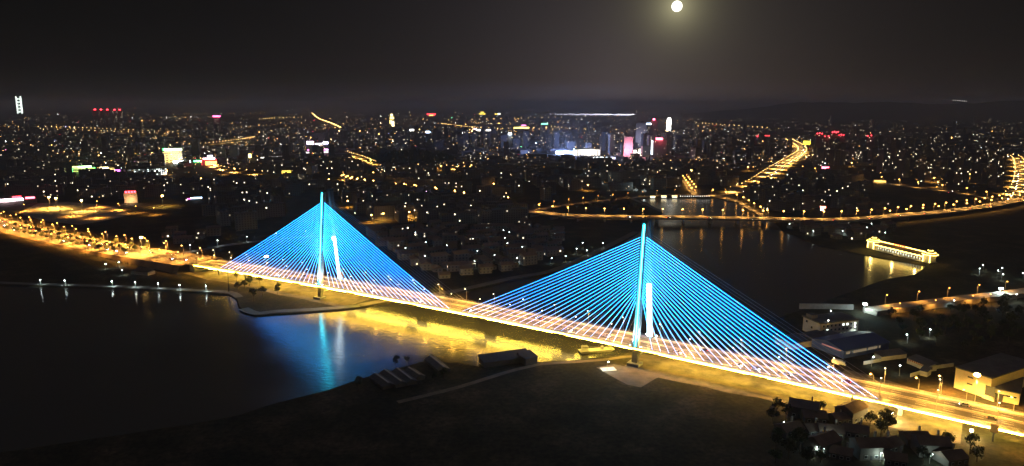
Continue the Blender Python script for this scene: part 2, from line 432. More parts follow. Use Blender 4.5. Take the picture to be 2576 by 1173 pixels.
# piers of the side spans
for s in (-290, -250, 290, 346, 402, 458):
    pb = MB(); zt = zdeck(s)-3.0
    for off in (8.5, BW-8.5):
        p = BP(s, off); pb.box((p.x, p.y, GZ-1), (2.2, 2.6, zt-GZ+1-1.2), -BA)
    p = BP(s, BW/2); pb.box((p.x, p.y, zt-1.2), (2.4, 15, 1.17), -BA)
    pb.build('pier', concrete, bridge)
ab = MB(); p = BP(-322, BW/2); ab.box((p.x, p.y, -1), (8, BW-1, zdeck(-322)+.6), -BA); ab.build('abutment', concrete, bridge)

# pylons: two legs each, leaning together
HP = 79.2
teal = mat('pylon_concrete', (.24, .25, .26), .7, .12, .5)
e_py = emit('pylon_light_strip', (.03, .80, 1.05), 26, True)
e_panel = emit('pylon_light_panel', (.75, .97, 1.0), 6, True)
e_flood = emit('floodlight_lens', (.85, 1, 1), 40)
def leg_pt(s0, off, z, zt=HP):                            # off: 0 near leg, 1 far leg; z relative to the deck at the pylon
    tt = z/zt
    o = 1.6+(9.9-1.6)*tt if off == 0 else BW-1.6-(9.9-1.6)*tt
    p = BP(s0, o); p.z = zdeck(s0)+z; return p
SPOT = {}
def spot(name, c, power, size, blend=.6, rad=.5):
    l = bpy.data.lights.new(name, 'SPOT'); l.color = c; l.energy = power; l.spot_size = R(size); l.spot_blend = blend; l.shadow_soft_size = rad; return l
def put_light(l, loc, target, parent, name='light'):
    o = bpy.data.objects.new(name, l); COL.objects.link(o); o.parent = parent
    off = Vector(parent['_o']) if '_o' in parent else Vector((0, 0, 0))
    o.location = Vector(loc)-off
    if target is not None: o.rotation_euler = (Vector(loc)-Vector(target)).to_track_quat('Z', 'Y').to_euler()
    return o
sp_cyan = spot('pylon_floodlight', (.08, .80, 1.0), 60000, 26, 1)
sp_white = spot('pylon_base_floodlight', (.70, .97, 1.0), 120000, 50, 1)
for s0 in (-SL, SL):
    for side in (0, 1):
        lg = MB(); d = -1 if side == 0 else 1             # outward
        zb = GZ-1-zdeck(s0); st = [zb, -1.6, 8, 24, 45, 62, HP-1]
        def ring(z, hs, o0, o1):
            c = leg_pt(s0, side, z); return [c+DV*a*hs+NV*d*b_ for a, b_ in ((-1, o0), (1, o0), (1, o1), (-1, o1))]
        for i in range(len(st)-1):
            a, b_ = st[i], st[i+1]
            wd = lambda z: 1.85-.3*(z-zb)/(HP-zb)
            lg.hexa(ring(a, wd(a), -1.7, 1.0)+ring(b_, wd(b_), -1.7, 1.0))
            if a >= -1.7:                                  # two fins added beside the strip to catch its light
                for sg in (-1, 1):
                    q = []
                    for z in (a, b_):
                        c = leg_pt(s0, side, z); h0, h1 = wd(z)-.62, wd(z)
                        q += [c+DV*sg*h0+NV*d*1.0, c+DV*sg*h1+NV*d*1.0, c+DV*sg*h1+NV*d*1.8, c+DV*sg*h0+NV*d*1.8]
                    lg.hexa(q)
        zf = -zdeck(s0)+GZ
        c = leg_pt(s0, side, zf); lg.box((c.x, c.y, -1), (8, 7, 3.6), -BA)
        legp = lg.build('pylon_leg', mat('unlit_pylon_concrete', (.09, .09, .095), .8, .2, .5) if side else teal, bridge)  # far leg gets a darker concrete colour to stand for being unlit
        cap = MB(); c = leg_pt(s0, side, HP-1); cap.box((c.x, c.y, c.z), (3.3, 3.6, 1.6), -BA); cap.box((c.x, c.y, c.z+1.6), (.3, .3, 2.5), -BA); co_ = cap.build('pylon_cap', darkmetal, bridge)
        if side == 0:
            ls = MB(); q = []
            for z in (1.0, HP-2):
                c = leg_pt(s0, side, z); q += [c+DV*-.42+NV*d*1.02, c+DV*.42+NV*d*1.02, c+DV*.42+NV*d*1.42, c+DV*-.42+NV*d*1.42]
            ls.hexa(q); ls.build('pylon_light_strip', e_py, bridge)
        else:
            ls = MB(); q = []
            for z in (1.0, HP*.47):
                c = leg_pt(s0, side, z); k = 1.7-.1*z/HP
                q += [c-DV*k-NV*1.72, c+DV*k-NV*1.72, c+DV*k-NV*1.95, c-DV*k-NV*1.95]
            ls.hexa(q); ls.build('pylon_light_panel', e_panel, bridge)
        if side and s0 < 0:
            q = MB(); c = leg_pt(s0, side, HP*.47); q.ball(c-NV*2.4, 1.7, 10, 6); q.build('floodlight', emit('head_flood', (.9, .98, 1), 40), bridge)
        # floodlights standing on the deck edge
        for sg in (-1, 1):
            fl = MB(); c = leg_pt(s0, side, 0)+DV*sg*3.6+NV*d*1.0+Vector((0, 0, .25))
            fl.box((c.x, c.y, c.z), (1.0, .8, .9), -BA); fl.box((c.x, c.y, c.z+.92), (.8, .6, .12), -BA, 1); fo = fl.build('floodlight', [darkmetal, e_flood], bridge)
            if side: continue
            put_light(sp_white, c+NV*d*2.2+Vector((0, 0, 1.3)), leg_pt(s0, side, 16), bridge, 'floodlight_beam')
            put_light(sp_cyan, c+NV*d*4.5+DV*sg*1.0+Vector((0, 0, 1.5)), leg_pt(s0, side, 48), bridge, 'floodlight_beam')
        # cross beam low down under the deck
    cb = MB(); a, b_ = leg_pt(s0, 0, -3.2), leg_pt(s0, 1, -3.2); m_ = (a+b_)/2; cb.box((m_.x, m_.y, m_.z-2.4), (3.6, (a-b_).length-3.6, 2.2), -BA); cb.build('cross_beam', concrete, bridge)

# stay cables
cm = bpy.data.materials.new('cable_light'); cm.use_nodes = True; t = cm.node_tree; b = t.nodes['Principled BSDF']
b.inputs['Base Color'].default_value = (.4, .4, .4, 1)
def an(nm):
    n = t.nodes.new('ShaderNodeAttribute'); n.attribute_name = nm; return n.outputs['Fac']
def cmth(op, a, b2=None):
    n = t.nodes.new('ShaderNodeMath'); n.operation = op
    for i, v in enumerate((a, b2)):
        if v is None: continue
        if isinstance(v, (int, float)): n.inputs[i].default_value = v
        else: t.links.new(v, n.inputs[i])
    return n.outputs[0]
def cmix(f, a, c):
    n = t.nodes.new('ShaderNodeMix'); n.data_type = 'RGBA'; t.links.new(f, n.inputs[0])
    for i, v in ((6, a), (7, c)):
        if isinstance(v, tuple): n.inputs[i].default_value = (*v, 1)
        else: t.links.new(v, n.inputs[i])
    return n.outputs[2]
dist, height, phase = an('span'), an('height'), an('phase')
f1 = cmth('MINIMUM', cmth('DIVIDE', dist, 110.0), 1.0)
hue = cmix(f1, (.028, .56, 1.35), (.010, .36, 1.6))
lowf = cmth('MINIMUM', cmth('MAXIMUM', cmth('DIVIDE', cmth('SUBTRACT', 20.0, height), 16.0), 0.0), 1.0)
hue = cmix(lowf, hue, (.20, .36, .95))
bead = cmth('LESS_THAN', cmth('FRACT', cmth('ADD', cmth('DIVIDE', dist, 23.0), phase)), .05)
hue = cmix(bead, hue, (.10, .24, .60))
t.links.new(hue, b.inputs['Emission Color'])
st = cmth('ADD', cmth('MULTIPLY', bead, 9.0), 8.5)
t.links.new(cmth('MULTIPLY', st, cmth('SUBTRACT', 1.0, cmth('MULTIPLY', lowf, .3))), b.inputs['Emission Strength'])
dimc = mat('stay_cable_sheath', (.42, .42, .42), .5, 0)
NC = 24
def cable_ends(s0, sg, i, side):
    se = s0+sg*(10.5+i*(136.8-10.5)/(NC-1)); zt = HP*(.40+.475*i/(NC-1))
    top = leg_pt(s0, side, zt)+DV*sg*1.6
    return BP(se, 2.4 if side == 0 else BW-2.4, .3), top, se
far = MB()
for s0 in (-SL, SL):
    for sg in (-1, 1):
        for i in range(NC):
            a, b_, se = cable_ends(s0, sg, i, 0)
            cb = MB(); nseg = 10; Lc = (b_-a).length; side_ = DV*.0+NV
            dd = (b_-a).normalized(); u = dd.cross(NV).normalized(); v = dd.cross(u).normalized(); r = .11
            pts = []
            for k in range(nseg+1):
                x = k/nseg; p = a.lerp(b_, x); p.z -= 4*Lc*.006*x*(1-x); pts.append(p)
            for p in pts:
                for q in range(4):
                    an_ = math.pi/4+q*math.pi/2; cb.v.append(tuple(p+u*math.cos(an_)*r+v*math.sin(an_)*r))
            for k in range(nseg):
                for q in range(4):
                    w2 = (q+1) % 4; cb.f.append((k*4+q, k*4+w2, k*4+4+w2, k*4+4+q)); cb.m.append(0)
            o = cb.build('stay_cable', cm, bridge); me = o.data; ph = rnd.random()*.35+i*.13
            A = {n: me.attributes.new(n, 'FLOAT', 'POINT') for n in ('span', 'height', 'phase')}
            for k, p in enumerate(pts):
                for q in range(4):
                    A['span'].data[k*4+q].value = (b_-p).length; A['height'].data[k*4+q].value = p.z-a.z; A['phase'].data[k*4+q].value = ph
            a, b_, se = cable_ends(s0, sg, i, 1); far.tube(a, b_, .065, n=5)
cm.cycles.emission_sampling = 'FRONT'
fo = far.build('unlit_stay_cable', dimc, bridge); fo['kind'] = 'stuff'; fo['label'] = 'plain unlit stay cables of the far cable plane'

# ---------------------------------------------------------------- lamps
def point(name, c, p, r=.4):
    l = bpy.data.lights.new(name, 'POINT'); l.color = c; l.energy = p; l.shadow_soft_size = r; return l
def down(name, c, p, r=.4):                               # lamps are shaded from above
    l = spot(name, c, p, 150, .7, r); return l
pl_deck = down('deck_lamp_light', (1, .48, .07), 33000)
pl_road = down('road_lamp_light', (1, .41, .06), 80000)
pl_far = down('far_lamp_light', (1, .48, .10), 30000, .8)
pl_prom = down('promenade_lamp_light', (.8, 1, .93), 2200, .2)
pl_big = down('high_mast_light', (1, .56, .10), 200000, 1)
pl_white = down('yard_light', (.78, 1, .93), 1500, .4)
def lamp_proto(name, h, arm, headr, emat, ldata, parts=True, polem=steel):
    t_ = thing(name, 'x', 'lamp post', (0, 0, 0))
    p = MB(); p.tube((0, 0, 0), (0, 0, h), .14, .08, 6); p.tube((0, 0, h-.15), (arm, 0, h+.35), .07, .05, 5)
    if not parts: p.ball((arm, 0, h+.3), headr, 6, 4, 1, .7); p.build('pole', [polem, emat], t_)
    else:
        p.build('pole', polem, t_)
        hd = MB(); hd.ball((arm, 0, h+.3), headr, 8, 5, 0, .6); hd.build('lamp_head', emat, t_)
    if ldata: put_light(ldata, (arm, 0, h-.6-headr), None, t_, 'lamp_light')
    reg(t_); return t_
P_deck = lamp_proto('bridge_lamp', 10.5, 1.6, .38, emit('deck_lamp_glow', (1, .78, .5), 12), pl_deck)
P_road = lamp_proto('street_lamp', 10, 1.6, .6, e_amber, pl_road)
P_dim = lamp_proto('street_lamp', 8, 1.2, .45, emit('lamp_orange', (1, .36, .06), 16), down('dim_lamp_light', (1, .42, .06), 9000))
P_far = lamp_proto('street_lamp', 10, 1.6, 1.0, e_amber_far, pl_far, False)
P_prom = lamp_proto('promenade_lamp', 4.6, .5, .36, emit('lamp_cold', (.85, 1, .96), 70), pl_prom)
P_ham = lamp_proto('yard_lamp', 4.5, .9, .3, emit('lamp_pale_green', (.8, 1, .9), 10), point('hamlet_light', (.75, 1, .9), 1300, .3))
P_town = lamp_proto('street_lamp', 10, 1.6, 1.1, emit('lamp_town', (1, .46, .09), 40), down('town_lamp_light', (1, .45, .07), 90000, .8), False)
P_mast = lamp_proto('high_mast_lamp', 17, .4, 1.7, emit('mast_glow', (1, .55, .14), 60), pl_big)
P_yard = lamp_proto('yard_lamp', 6, .8, .45, e_white, pl_white)
USED = set()
LAMPCOUNT = [0]
def lamp(proto, loc, rz, label, group, cat='street lamp'):
    if proto.name in USED: o = dup(proto, loc, rz, label, group)
    else:
        USED.add(proto.name); o = proto; o.location = loc; o.rotation_euler = (0, 0, rz); o['label'] = label; o['group'] = group
    o['category'] = cat; LAMPCOUNT[0] += 1; return o
k = 0
for off, rz, who in ((3.4, math.pi/2-BA, 'nearer'), (BW-3.4, -math.pi/2-BA, 'further')):
    for i in range(28):
        s = -318+i*26
        if abs(abs(s)-SL) < 5: s += 7
        lamp(P_deck, BP(s, off, .18 if off < 9 else .18), rz, f'warm lamp post, {nth(i+1)} from the junction end along the {who} footway of the cable bridge', 'lamp posts on the cable-stayed bridge', 'lamp post')
# promenade
for i, (x, y) in enumerate([(103, 717.5), (165, 718.5), (283, 721), (341.5, 723), (399, 727), (453, 730), (519, 733.5)]):
    lamp(P_prom, G(x, y), -math.pi/2, f'white promenade lamp mirrored in the dark water, {nth(i+1)} from the outer end of its row', 'promenade lamps along the dark waterside', 'lamp post')
FARL = MB(); FARP = []
def offset_pts(pts, step, off=0.0, start=0.0):            # points every step metres along a world polyline
    o = []; d = start
    for a, b_ in zip(pts, pts[1:]):
        a, b_ = Vector(a), Vector(b_); ln = (b_-a).length
        if ln < 1e-6: continue
        dr = (b_-a)/ln; n_ = Vector((-dr.y, dr.x, 0))
        while d < ln:
            o.append((a+dr*d+n_*off, math.atan2(dr.y, dr.x))); d += step
        d -= ln
    return o
ROADS = []
def ribbon(name, pts, width, z=None, m=asphalt, kind='structure', thick=0.0):
    mb = MB(); n = len(pts); L_, R_ = [], []
    for i in range(n):
        a = pts[max(0, i-1)]; c = pts[min(n-1, i+1)]; d = Vector((c[0]-a[0], c[1]-a[1], 0)).normalized(); nn_ = Vector((-d.y, d.x, 0)); p = Vector(pts[i])
        L_.append(p+nn_*width/2); R_.append(p-nn_*width/2)
    dn = Vector((0, 0, -max(thick, .001)))
    for i in range(n-1):
        mb.face((R_[i], R_[i+1], L_[i+1], L_[i]))
        if thick:
            mb.face((R_[i]+dn, R_[i], L_[i], L_[i]+dn)) if i == 0 else None
            mb.face((R_[i]+dn, R_[i+1]+dn, R_[i+1], R_[i])); mb.face((L_[i], L_[i+1], L_[i+1]+dn, L_[i]+dn)); mb.face((L_[i]+dn, L_[i+1]+dn, R_[i+1]+dn, R_[i]+dn))
    o = mb.build(name, m); return o
def smooth(pp, k=4):
    o = []
    n = len(pp)
    for i in range(n-1):
        p0, p1, p2, p3 = (Vector(pp[max(0, i-1)]), Vector(pp[i]), Vector(pp[i+1]), Vector(pp[min(n-1, i+2)]))
        for j in range(k):
            x = j/k; o.append(.5*((2*p1)+(p2-p0)*x+(2*p0-5*p1+4*p2-p3)*x*x+(3*p1-p0-3*p2+p3)*x**3))
    o.append(Vector(pp[-1])); return o
RZ = [0.02]
def road(pxs, width, z=.8, name='road', lamps=None, both=False, phrase='', group='', start=0.0, thick=0.0, m=asphalt):
    RZ[0] += .004
    pts = smooth([G(x, y, z+RZ[0]) for x, y in pxs]); ROADS.append((pts, width))
    o = ribbon(name, pts, width, m=m, thick=thick); struct(o)
    if not lamps: return pts
    proto, step, hgt = lamps
    rows = (width/2-.6, -width/2+.6) if both else (width/2-.6,)
    for ri, off in enumerate(rows):
        L_ = offset_pts(pts, step, off, start+(step/2 if ri else 0))
        for i, (p, a) in enumerate(L_):
            if proto == 'far': FARP.append((p, 1.0))
            else: lamp(proto, p, a+(-math.pi/2 if off > 0 else math.pi/2), f'{phrase}, {nth(i+1)} along its '+('row' if not both else ('far-side row' if off > 0 else 'near-side row')), group)
    return pts

# ---------------------------------------------------------------- roads
# boulevard running on from the bridge: carriageways with a planted middle
def boul_c(s):                                            # centre line (along, across)
    return (s, BW/2 + (0 if s > -400 else (s+400)*-.012 if s > -560 else 1.9+(s+560)*-.045))
def boul(s, off, dz=0):
    c = boul_c(s); p = Vector((BX, BY, 0))+DV*s+NV*(c[1]+off); p.z = zdeck(s)+dz; return p
bs = [-326-i*9 for i in range(94)]
def strip_b(name, o0, o1, dz, m, skirt=False, s0=-326, s1=-1163):
    mb = MB(); q = [s for s in bs if s1 <= s <= s0]
    for a, b_ in zip(q, q[1:]):
        A, B, C, D = boul(a, o0, dz), boul(b_, o0, dz), boul(b_, o1, dz), boul(a, o1, dz); mb.face((A, B, C, D)[::-1])
        if skirt:
            for X, Y, o in ((A, B, o0-1.5), (D, C, o1+1.5)):
                x2, y2 = boul(a, o), boul(b_, o); x2.z = y2.z = GZ-.3
                x2 += (x2-X)*((X.z-GZ)*.25); y2 += (y2-Y)*((Y.z-GZ)*.25); x2.z = y2.z = GZ-.3; mb.face((X, Y, y2, x2))
    return struct(mb.build(name, m))
strip_b('embankment', -23, 23, 0, soilm, True)
strip_b('road', -12.5, 12.5, .03, asphalt)
strip_b('road', -22, 22, .02, asphalt, s0=-335, s1=-450); strip_b('road', -22, -15, .03, asphalt, s0=-380); strip_b('road', 15, 22, .03, asphalt, s0=-380)
mb = MB()
for o in (-8.5, -4.5, 4.5, 8.5):
    s = -330
    while s > -1000:
        a, b_, c, d = boul(s, o-.15, .04), boul(s-5, o-.15, .04), boul(s-5, o+.15, .04), boul(s, o+.15, .04); mb.face((d, c, b_, a)); s -= 12
struct(mb.build('road_marking', white_paint))
for ri, o in enumerate((-13.8, 13.8, -22.5, 22.5)):
    L_ = ([-345-i*32 for i in range(19)] if ri < 2 else [-420-i*42 for i in range(12)])
    for i, s in enumerate(L_):
        p = boul(s, o); lamp(P_road, p, -BA+(math.pi/2 if o < 0 else -math.pi/2), f'amber boulevard lamp, {nth(i+1)} from the bridge in the {("inner near", "inner far", "outer near", "outer far")[ri]} row', 'amber lamps along the boulevard')
# lit square
mb = MB(); q = [G(x, y, .86) for x, y in [(45, 536), (95, 512), (170, 508), (262, 516), (312, 528), (330, 540), (262, 556), (200, 566), (110, 556)]]; mb.face(q[::-1]); struct(mb.build('paved_square', mat('paving', (.22, .2, .17), .9, .35, .08)))
for i, (x, y) in enumerate([(62, 529), (126, 521), (143, 524), (207, 530), (243, 520), (181, 542), (240, 547), (345, 533), (302, 526), (387, 538), (410, 517)]):
    lamp(P_mast if i in (1, 2, 3, 10) else P_road, G(x, y+3), rnd.random()*6, f'{"tall" if i in (1,2,3,10) else "shorter"} amber lamp lighting the bright square by the boulevard, {nth(i+1)} of the set', 'amber lamps of the bright square')
lamp(P_mast, boul(-428, -2), 0, 'tall amber mast lamp shining brightest at the bridge junction', 'tall mast lamps')
# cross street from the junction behind the first pylon
A1 = ('far', 30, 9)
cross = road([(440, 640), (500, 630), (560, 619), (650, 607), (740, 598), (830, 592)], 11, 2.0, lamps=None)
for i, (p, a) in enumerate(offset_pts(cross, 34, 5.5, 20)):
    lamp(P_yard if i < 5 else P_dim, p, a-math.pi/2, f'lamp along the street behind the first pylon, {nth(i+1)} from the junction, {"white" if i < 5 else "amber"}', 'lamps of the street behind the pylon')
# levee road beyond the bridge, waterside promenade
road([(905, 768), (1000, 751), (1130, 735), (1290, 699), (1392, 680), (1500, 634), (1600, 583)], 9, 1.2, name='levee_road', m=mat('levee_paving', (.12, .10, .08), .9, .25, .1))
road([(-100, 707), (90, 714.5), (300, 720.5), (480, 729.5), (575, 735), (602, 748)], 7, .84, name='promenade', m=mat('promenade_paving', (.14, .145, .14), .9, .2, .2))
road([(905, 769), (797, 778), (700, 783), (645, 788), (612, 776)], 8, .84, name='promenade', m=MATS['promenade_paving'])
# river bridge upstream and its approaches
fb = road([(1270, 524), (1330, 532), (1400, 541), (1480, 545), (1600, 546.5), (1750, 548), (1950, 552), (2080, 554), (2170, 551), (2260, 543), (2380, 531), (2480, 518), (2540, 507), (2576, 500), (2640, 486)], 22, 7.0, name='road', thick=1.6, m=asphalt)
for i, (p, a) in enumerate(offset_pts(fb, 27, 10.4, 60)):
    lamp(P_far, p, a-math.pi/2, f'amber lamp on the upstream river bridge road, {nth(i+1)} from its village end, far kerb', 'amber lamps of the upstream river bridge')
for i, (p, a) in enumerate(offset_pts(fb, 34, -10.4, 560)):
    lamp(P_far, p, a+math.pi/2, f'amber lamp on the bend beyond the upstream bridge, {nth(i+1)} along the near kerb', 'amber lamps of the upstream river bridge')
vi = thing('river_bridge', 'low concrete road bridge crossing the river upstream under amber lamps', 'bridge', fb[16])
for p, a in offset_pts(fb, 36, 0, 60)[:16]: cs = MB(); cs.box((p.x, p.y, -1), (2.2, 17, 6.2), a); cs.build('pier', concrete, vi)
for off in (11.2, -11.2):
    pr_ = MB(); L_ = [q for q, a in offset_pts(fb, 9, off, 50)][:66]
    for a, b_ in zip(L_, L_[1:]):
        n_ = Vector((0, .25, 0)); pr_.hexa([a-n_, b_-n_, b_+n_, a+n_]+[x+Vector((0, 0, 1.0)) for x in (a-n_, b_-n_, b_+n_, a+n_)])
    pr_.build('parapet', pale, vi)
GA = 'amber street lamps in the town'
road([(860, 452), (905, 464), (1000, 475), (1100, 488), (1190, 505), (1270, 524)], 13, lamps=(P_town, 30, 9), both=True, phrase='amber lamp on the town road above the first pylon', group=GA)
road([(1330, 532), (1400, 520), (1500, 507), (1600, 497), (1690, 490), (1790, 492), (1850, 486)], 13, lamps=(P_dim, 34, 9), phrase='amber lamp on the lakeside street', group=GA)
road([(1573, 494), (1620, 512), (1664, 532)], 8, lamps=None)
dg = road([(1850, 486), (1890, 472), (1925, 448), (1960, 424), (1995, 402), (2018, 385), (2010, 371), (1985, 356)], 30, lamps=None)
for ri, off in enumerate((13, -13)):
    for i, (p, a) in enumerate(offset_pts(dg, 36, off, 10+ri*20)): FARP.append((p, 1.0))
road([(1790, 492), (1850, 505), (1895, 530), (1935, 552)], 9, lamps=(P_far, 36, 9), phrase='amber lamp on the street falling to the upstream bridge', group=GA)
road([(1722, 452), (1735, 472), (1748, 490)], 14, lamps=(P_far, 45, 9), both=True, phrase='lamp of the short street above the lake', group=GA)
road([(1985, 425), (2060, 437), (2140, 449), (2215, 458), (2290, 470), (2370, 480), (2440, 490), (2510, 505)], 12, lamps=(P_far, 52, 9), phrase='amber lamp on the road under the tower blocks', group=GA)
rr = road([(2540, 505), (2560, 480), (2566, 455), (2566, 425), (2556, 402), (2535, 396)], 26, lamps=None)
for ri, off in enumerate((11, -11)):
    for i, (p, a) in enumerate(offset_pts(rr, 46, off, 10+ri*20)): FARP.append((p, 1.0))
# far roads
for pp, st in (([(0, 324), (100, 322), (200, 325), (300, 330), (430, 336)], 130), ([(0, 333), (150, 330), (280, 335), (430, 342)], 170), ([(130, 388), (200, 391), (330, 389), (430, 378)], 150),
               ([(430, 371), (520, 366), (600, 357), (645, 349)], 60), ([(784, 286), (800, 300), (830, 312), (860, 327)], 60), ([(770, 327), (860, 325)], 150), ([(655, 302), (700, 299), (760, 297)], 150), ([(1750, 312), (1800, 316), (1860, 320), (1940, 326)], 160),
               ([(1385, 322), (1450, 328), (1560, 331)], 170), ([(30, 372), (110, 372)], 160), ([(740, 421), (830, 418)], 80), ([(1050, 424), (1120, 426), (1200, 432)], 45), ([(500, 407), (560, 430), (660, 442)], 70), ([(870, 390), (905, 400), (940, 415)], 60), ([(1640, 415), (1760, 412), (1830, 414)], 70), ([(1110, 314), (1170, 322), (1260, 327), (1420, 330)], 100), ([(1130, 305), (1300, 300), (1420, 297)], 260)):
    road(pp, 12, lamps=('far', st*.42, 9))
road([(1400, 295), (1500, 293), (1600, 296)], 30, lamps=None)
# right: viaduct towards the edge
vd = road([(2190, 779), (2242, 771), (2320, 762), (2420, 750), (2500, 741), (2576, 731), (2660, 718)], 12, 4.5, name='road', thick=4.0, m=mat('viaduct_concrete', (.3, .28, .25), .85, .2, .2))
for i, (p, a) in enumerate(offset_pts(vd, 33, 5.4, 22)[:7]): lamp(P_dim, p, a-math.pi/2, f'orange lamp on the waterside wall road, {nth(i+1)} from the floodlight', 'orange lamps of the wall road')
for i, (x, y) in enumerate([(2262, 790), (2352, 782), (2399, 776), (2446, 770), (2490, 766), (2556, 760)]): lamp(P_yard if i % 3 == 2 else P_dim, G(x, y), 1.2, f'lamp standing below the waterside wall road, {nth(i+1)} from the floodlight', 'lamps below the wall road')
# lower right service road by the bridge
road([(2120, 935), (2210, 958), (2300, 985), (2420, 1012), (2500, 1032), (2600, 1054)], 10, .9, lamps=None)
for i, (x, y) in enumerate([(2194, 990), (2309, 1000), (2367, 995), (2428, 1032), (2548, 1052)]): lamp(P_road, G(x, y-4), 2.5, f'amber lamp along the service road beside the bridge end, {nth(i+1)} from the last cable', 'lamps along the service road')
lamp(P_mast, G(2451, 1020), 2.0, 'tall amber mast lamp in front of the pale warehouse', 'tall mast lamps')

# ---------------------------------------------------------------- cars
glassm = mat('car_glass', (.02, .025, .03), .1, 0, 1, 0, .6); tyre = mat('tyre', (.02, .02, .02), .9)
e_head = emit('headlight', (.95, .98, 1), 130); e_tail = emit('taillight', (1, .03, .02), 25)
def car_proto(paint, name='car'):
    t_ = thing(name, 'x', 'car'); m = mat('car_paint_'+name+str(paint), paint, .3, 0, 1, .2, .6)
    def loft(st, nm, mm, mb=None):
        mb = mb or MB()
        for (x0, w0, z0, h0), (x1, w1, z1, h1) in zip(st, st[1:]):
            mb.hexa([(x0, -w0, z0), (x1, -w1, z1), (x1, w1, z1), (x0, w0, z0), (x0, -w0*.94, h0), (x1, -w1*.94, h1), (x1, w1*.94, h1), (x0, w0*.94, h0)])
        mb.build(nm, mm, t_)
    loft([(-2.25, .8, .35, .85), (-2.0, .9, .25, .98), (-.2, .92, .22, .95), (1.2, .92, .22, .92), (2.1, .86, .25, .75), (2.3, .76, .35, .62)], 'body', m)
    loft([(-1.75, .8, .96, 1.0), (-1.1, .8, .96, 1.42), (.25, .8, .95, 1.45), (1.15, .8, .93, .95)], 'cabin', glassm)
    rb = MB(); rb.hexa([(-1.1, -.7, 1.425), (.25, -.7, 1.455), (.25, .7, 1.455), (-1.1, .7, 1.425), (-1.05, -.66, 1.48), (.2, -.66, 1.5), (.2, .66, 1.5), (-1.05, .66, 1.48)]); rb.build('roof', m, t_)
    for x in (-1.4, 1.4):
        for y in (-.84, .84):
            q = MB(); q.tube((x, y-.11, .32), (x, y+.11, .32), .32, n=10); q.build('wheel', tyre, t_)
    for y in (-.6, .6):
        q = MB(); q.box((2.27, y, .52), (.14, .3, .16)); q.build('headlight', e_head, t_)
        q = MB(); q.box((-2.24, y, .66), (.1, .3, .14)); q.build('taillight', e_tail, t_)
    reg(t_); return t_
CARS = [car_proto((.75, .75, .74)), car_proto((.03, .03, .035)), car_proto((.3, .05, .05)), car_proto((.35, .36, .38))]
CN = ['white', 'black', 'red', 'silver']; usedc = set(); carn = {}
def car(ci, loc, rz, where, group):
    o = CARS[ci]
    if ci in usedc: o = dup(o, loc, rz)
    usedc.add(ci); o.location = loc; o.rotation_euler = (0, 0, rz)
    key = (ci, where); carn[key] = carn.get(key, 0)+1
    o['label'] = f'{CN[ci]} car {where}' + (f', {nth(carn[key])} of them' if True else ''); o['group'] = group; return o
for s, off, ci in ((-38, 6.3, 0), (92, 6.4, 0), (118, 9.6, 0), (8, 6.4, 1), (205, 6.4, 0), (168, 6.4, 0), (232, 9.6, 3), (215, 6.3, 0), (-92, 9.6, 1), (-205, 6.4, 0), (-232, 9.4, 3), (62, 18, 1), (-120, 20.4, 0), (180, 20.4, 1), (262, 17.6, 2), (318, 20.4, 3), (330, 9.6, 1), (-270, 20, 3), (-180, 17.6, 1), (20, 20.4, 3)):
    car(ci, BP(s, off, .05), -BA if off < BW/2 else math.pi-BA, 'driving on the nearer bridge carriageway' if off < BW/2 else 'driving on the further bridge carriageway', 'cars on the cable-stayed bridge')
for i in range(34):
    s = -345-i*17-rnd.random()*9; o = rnd.choice((-9.5, -6.5, -3, 3, 6.5, 9.5)); car(rnd.choice((0, 0, 1, 3, 2)), boul(s, o, .05), -BA if o < 0 else math.pi-BA, 'on the amber boulevard beyond the bridge', 'cars on the boulevard')
i = 0
for p, a in offset_pts(fb, 55, -5, 200)[:14]: car((0, 1, 3)[i % 3], p+Vector((0, 0, .03)), a, 'on the upstream river bridge road', 'cars on the upstream bridge'); i += 1
for p, a in offset_pts(dg, 70, -6, 30)[:20]: car((0, 3, 1)[i % 3], p+Vector((0, 0, .03)), a+math.pi, 'on the bright avenue climbing to the skyline', 'cars on the bright avenue'); i += 1
for p, a in offset_pts(dg, 70, 6, 60)[:18]: car((2, 1, 3)[i % 3], p+Vector((0, 0, .03)), a, 'leaving along the bright avenue', 'cars on the bright avenue'); i += 1
for p, a in offset_pts(rr, 60, 4, 20)[:10]: car((0, 3)[i % 2], p+Vector((0, 0, .03)), a+math.pi, 'on the bright road by the frame edge', 'cars on the edge road'); i += 1

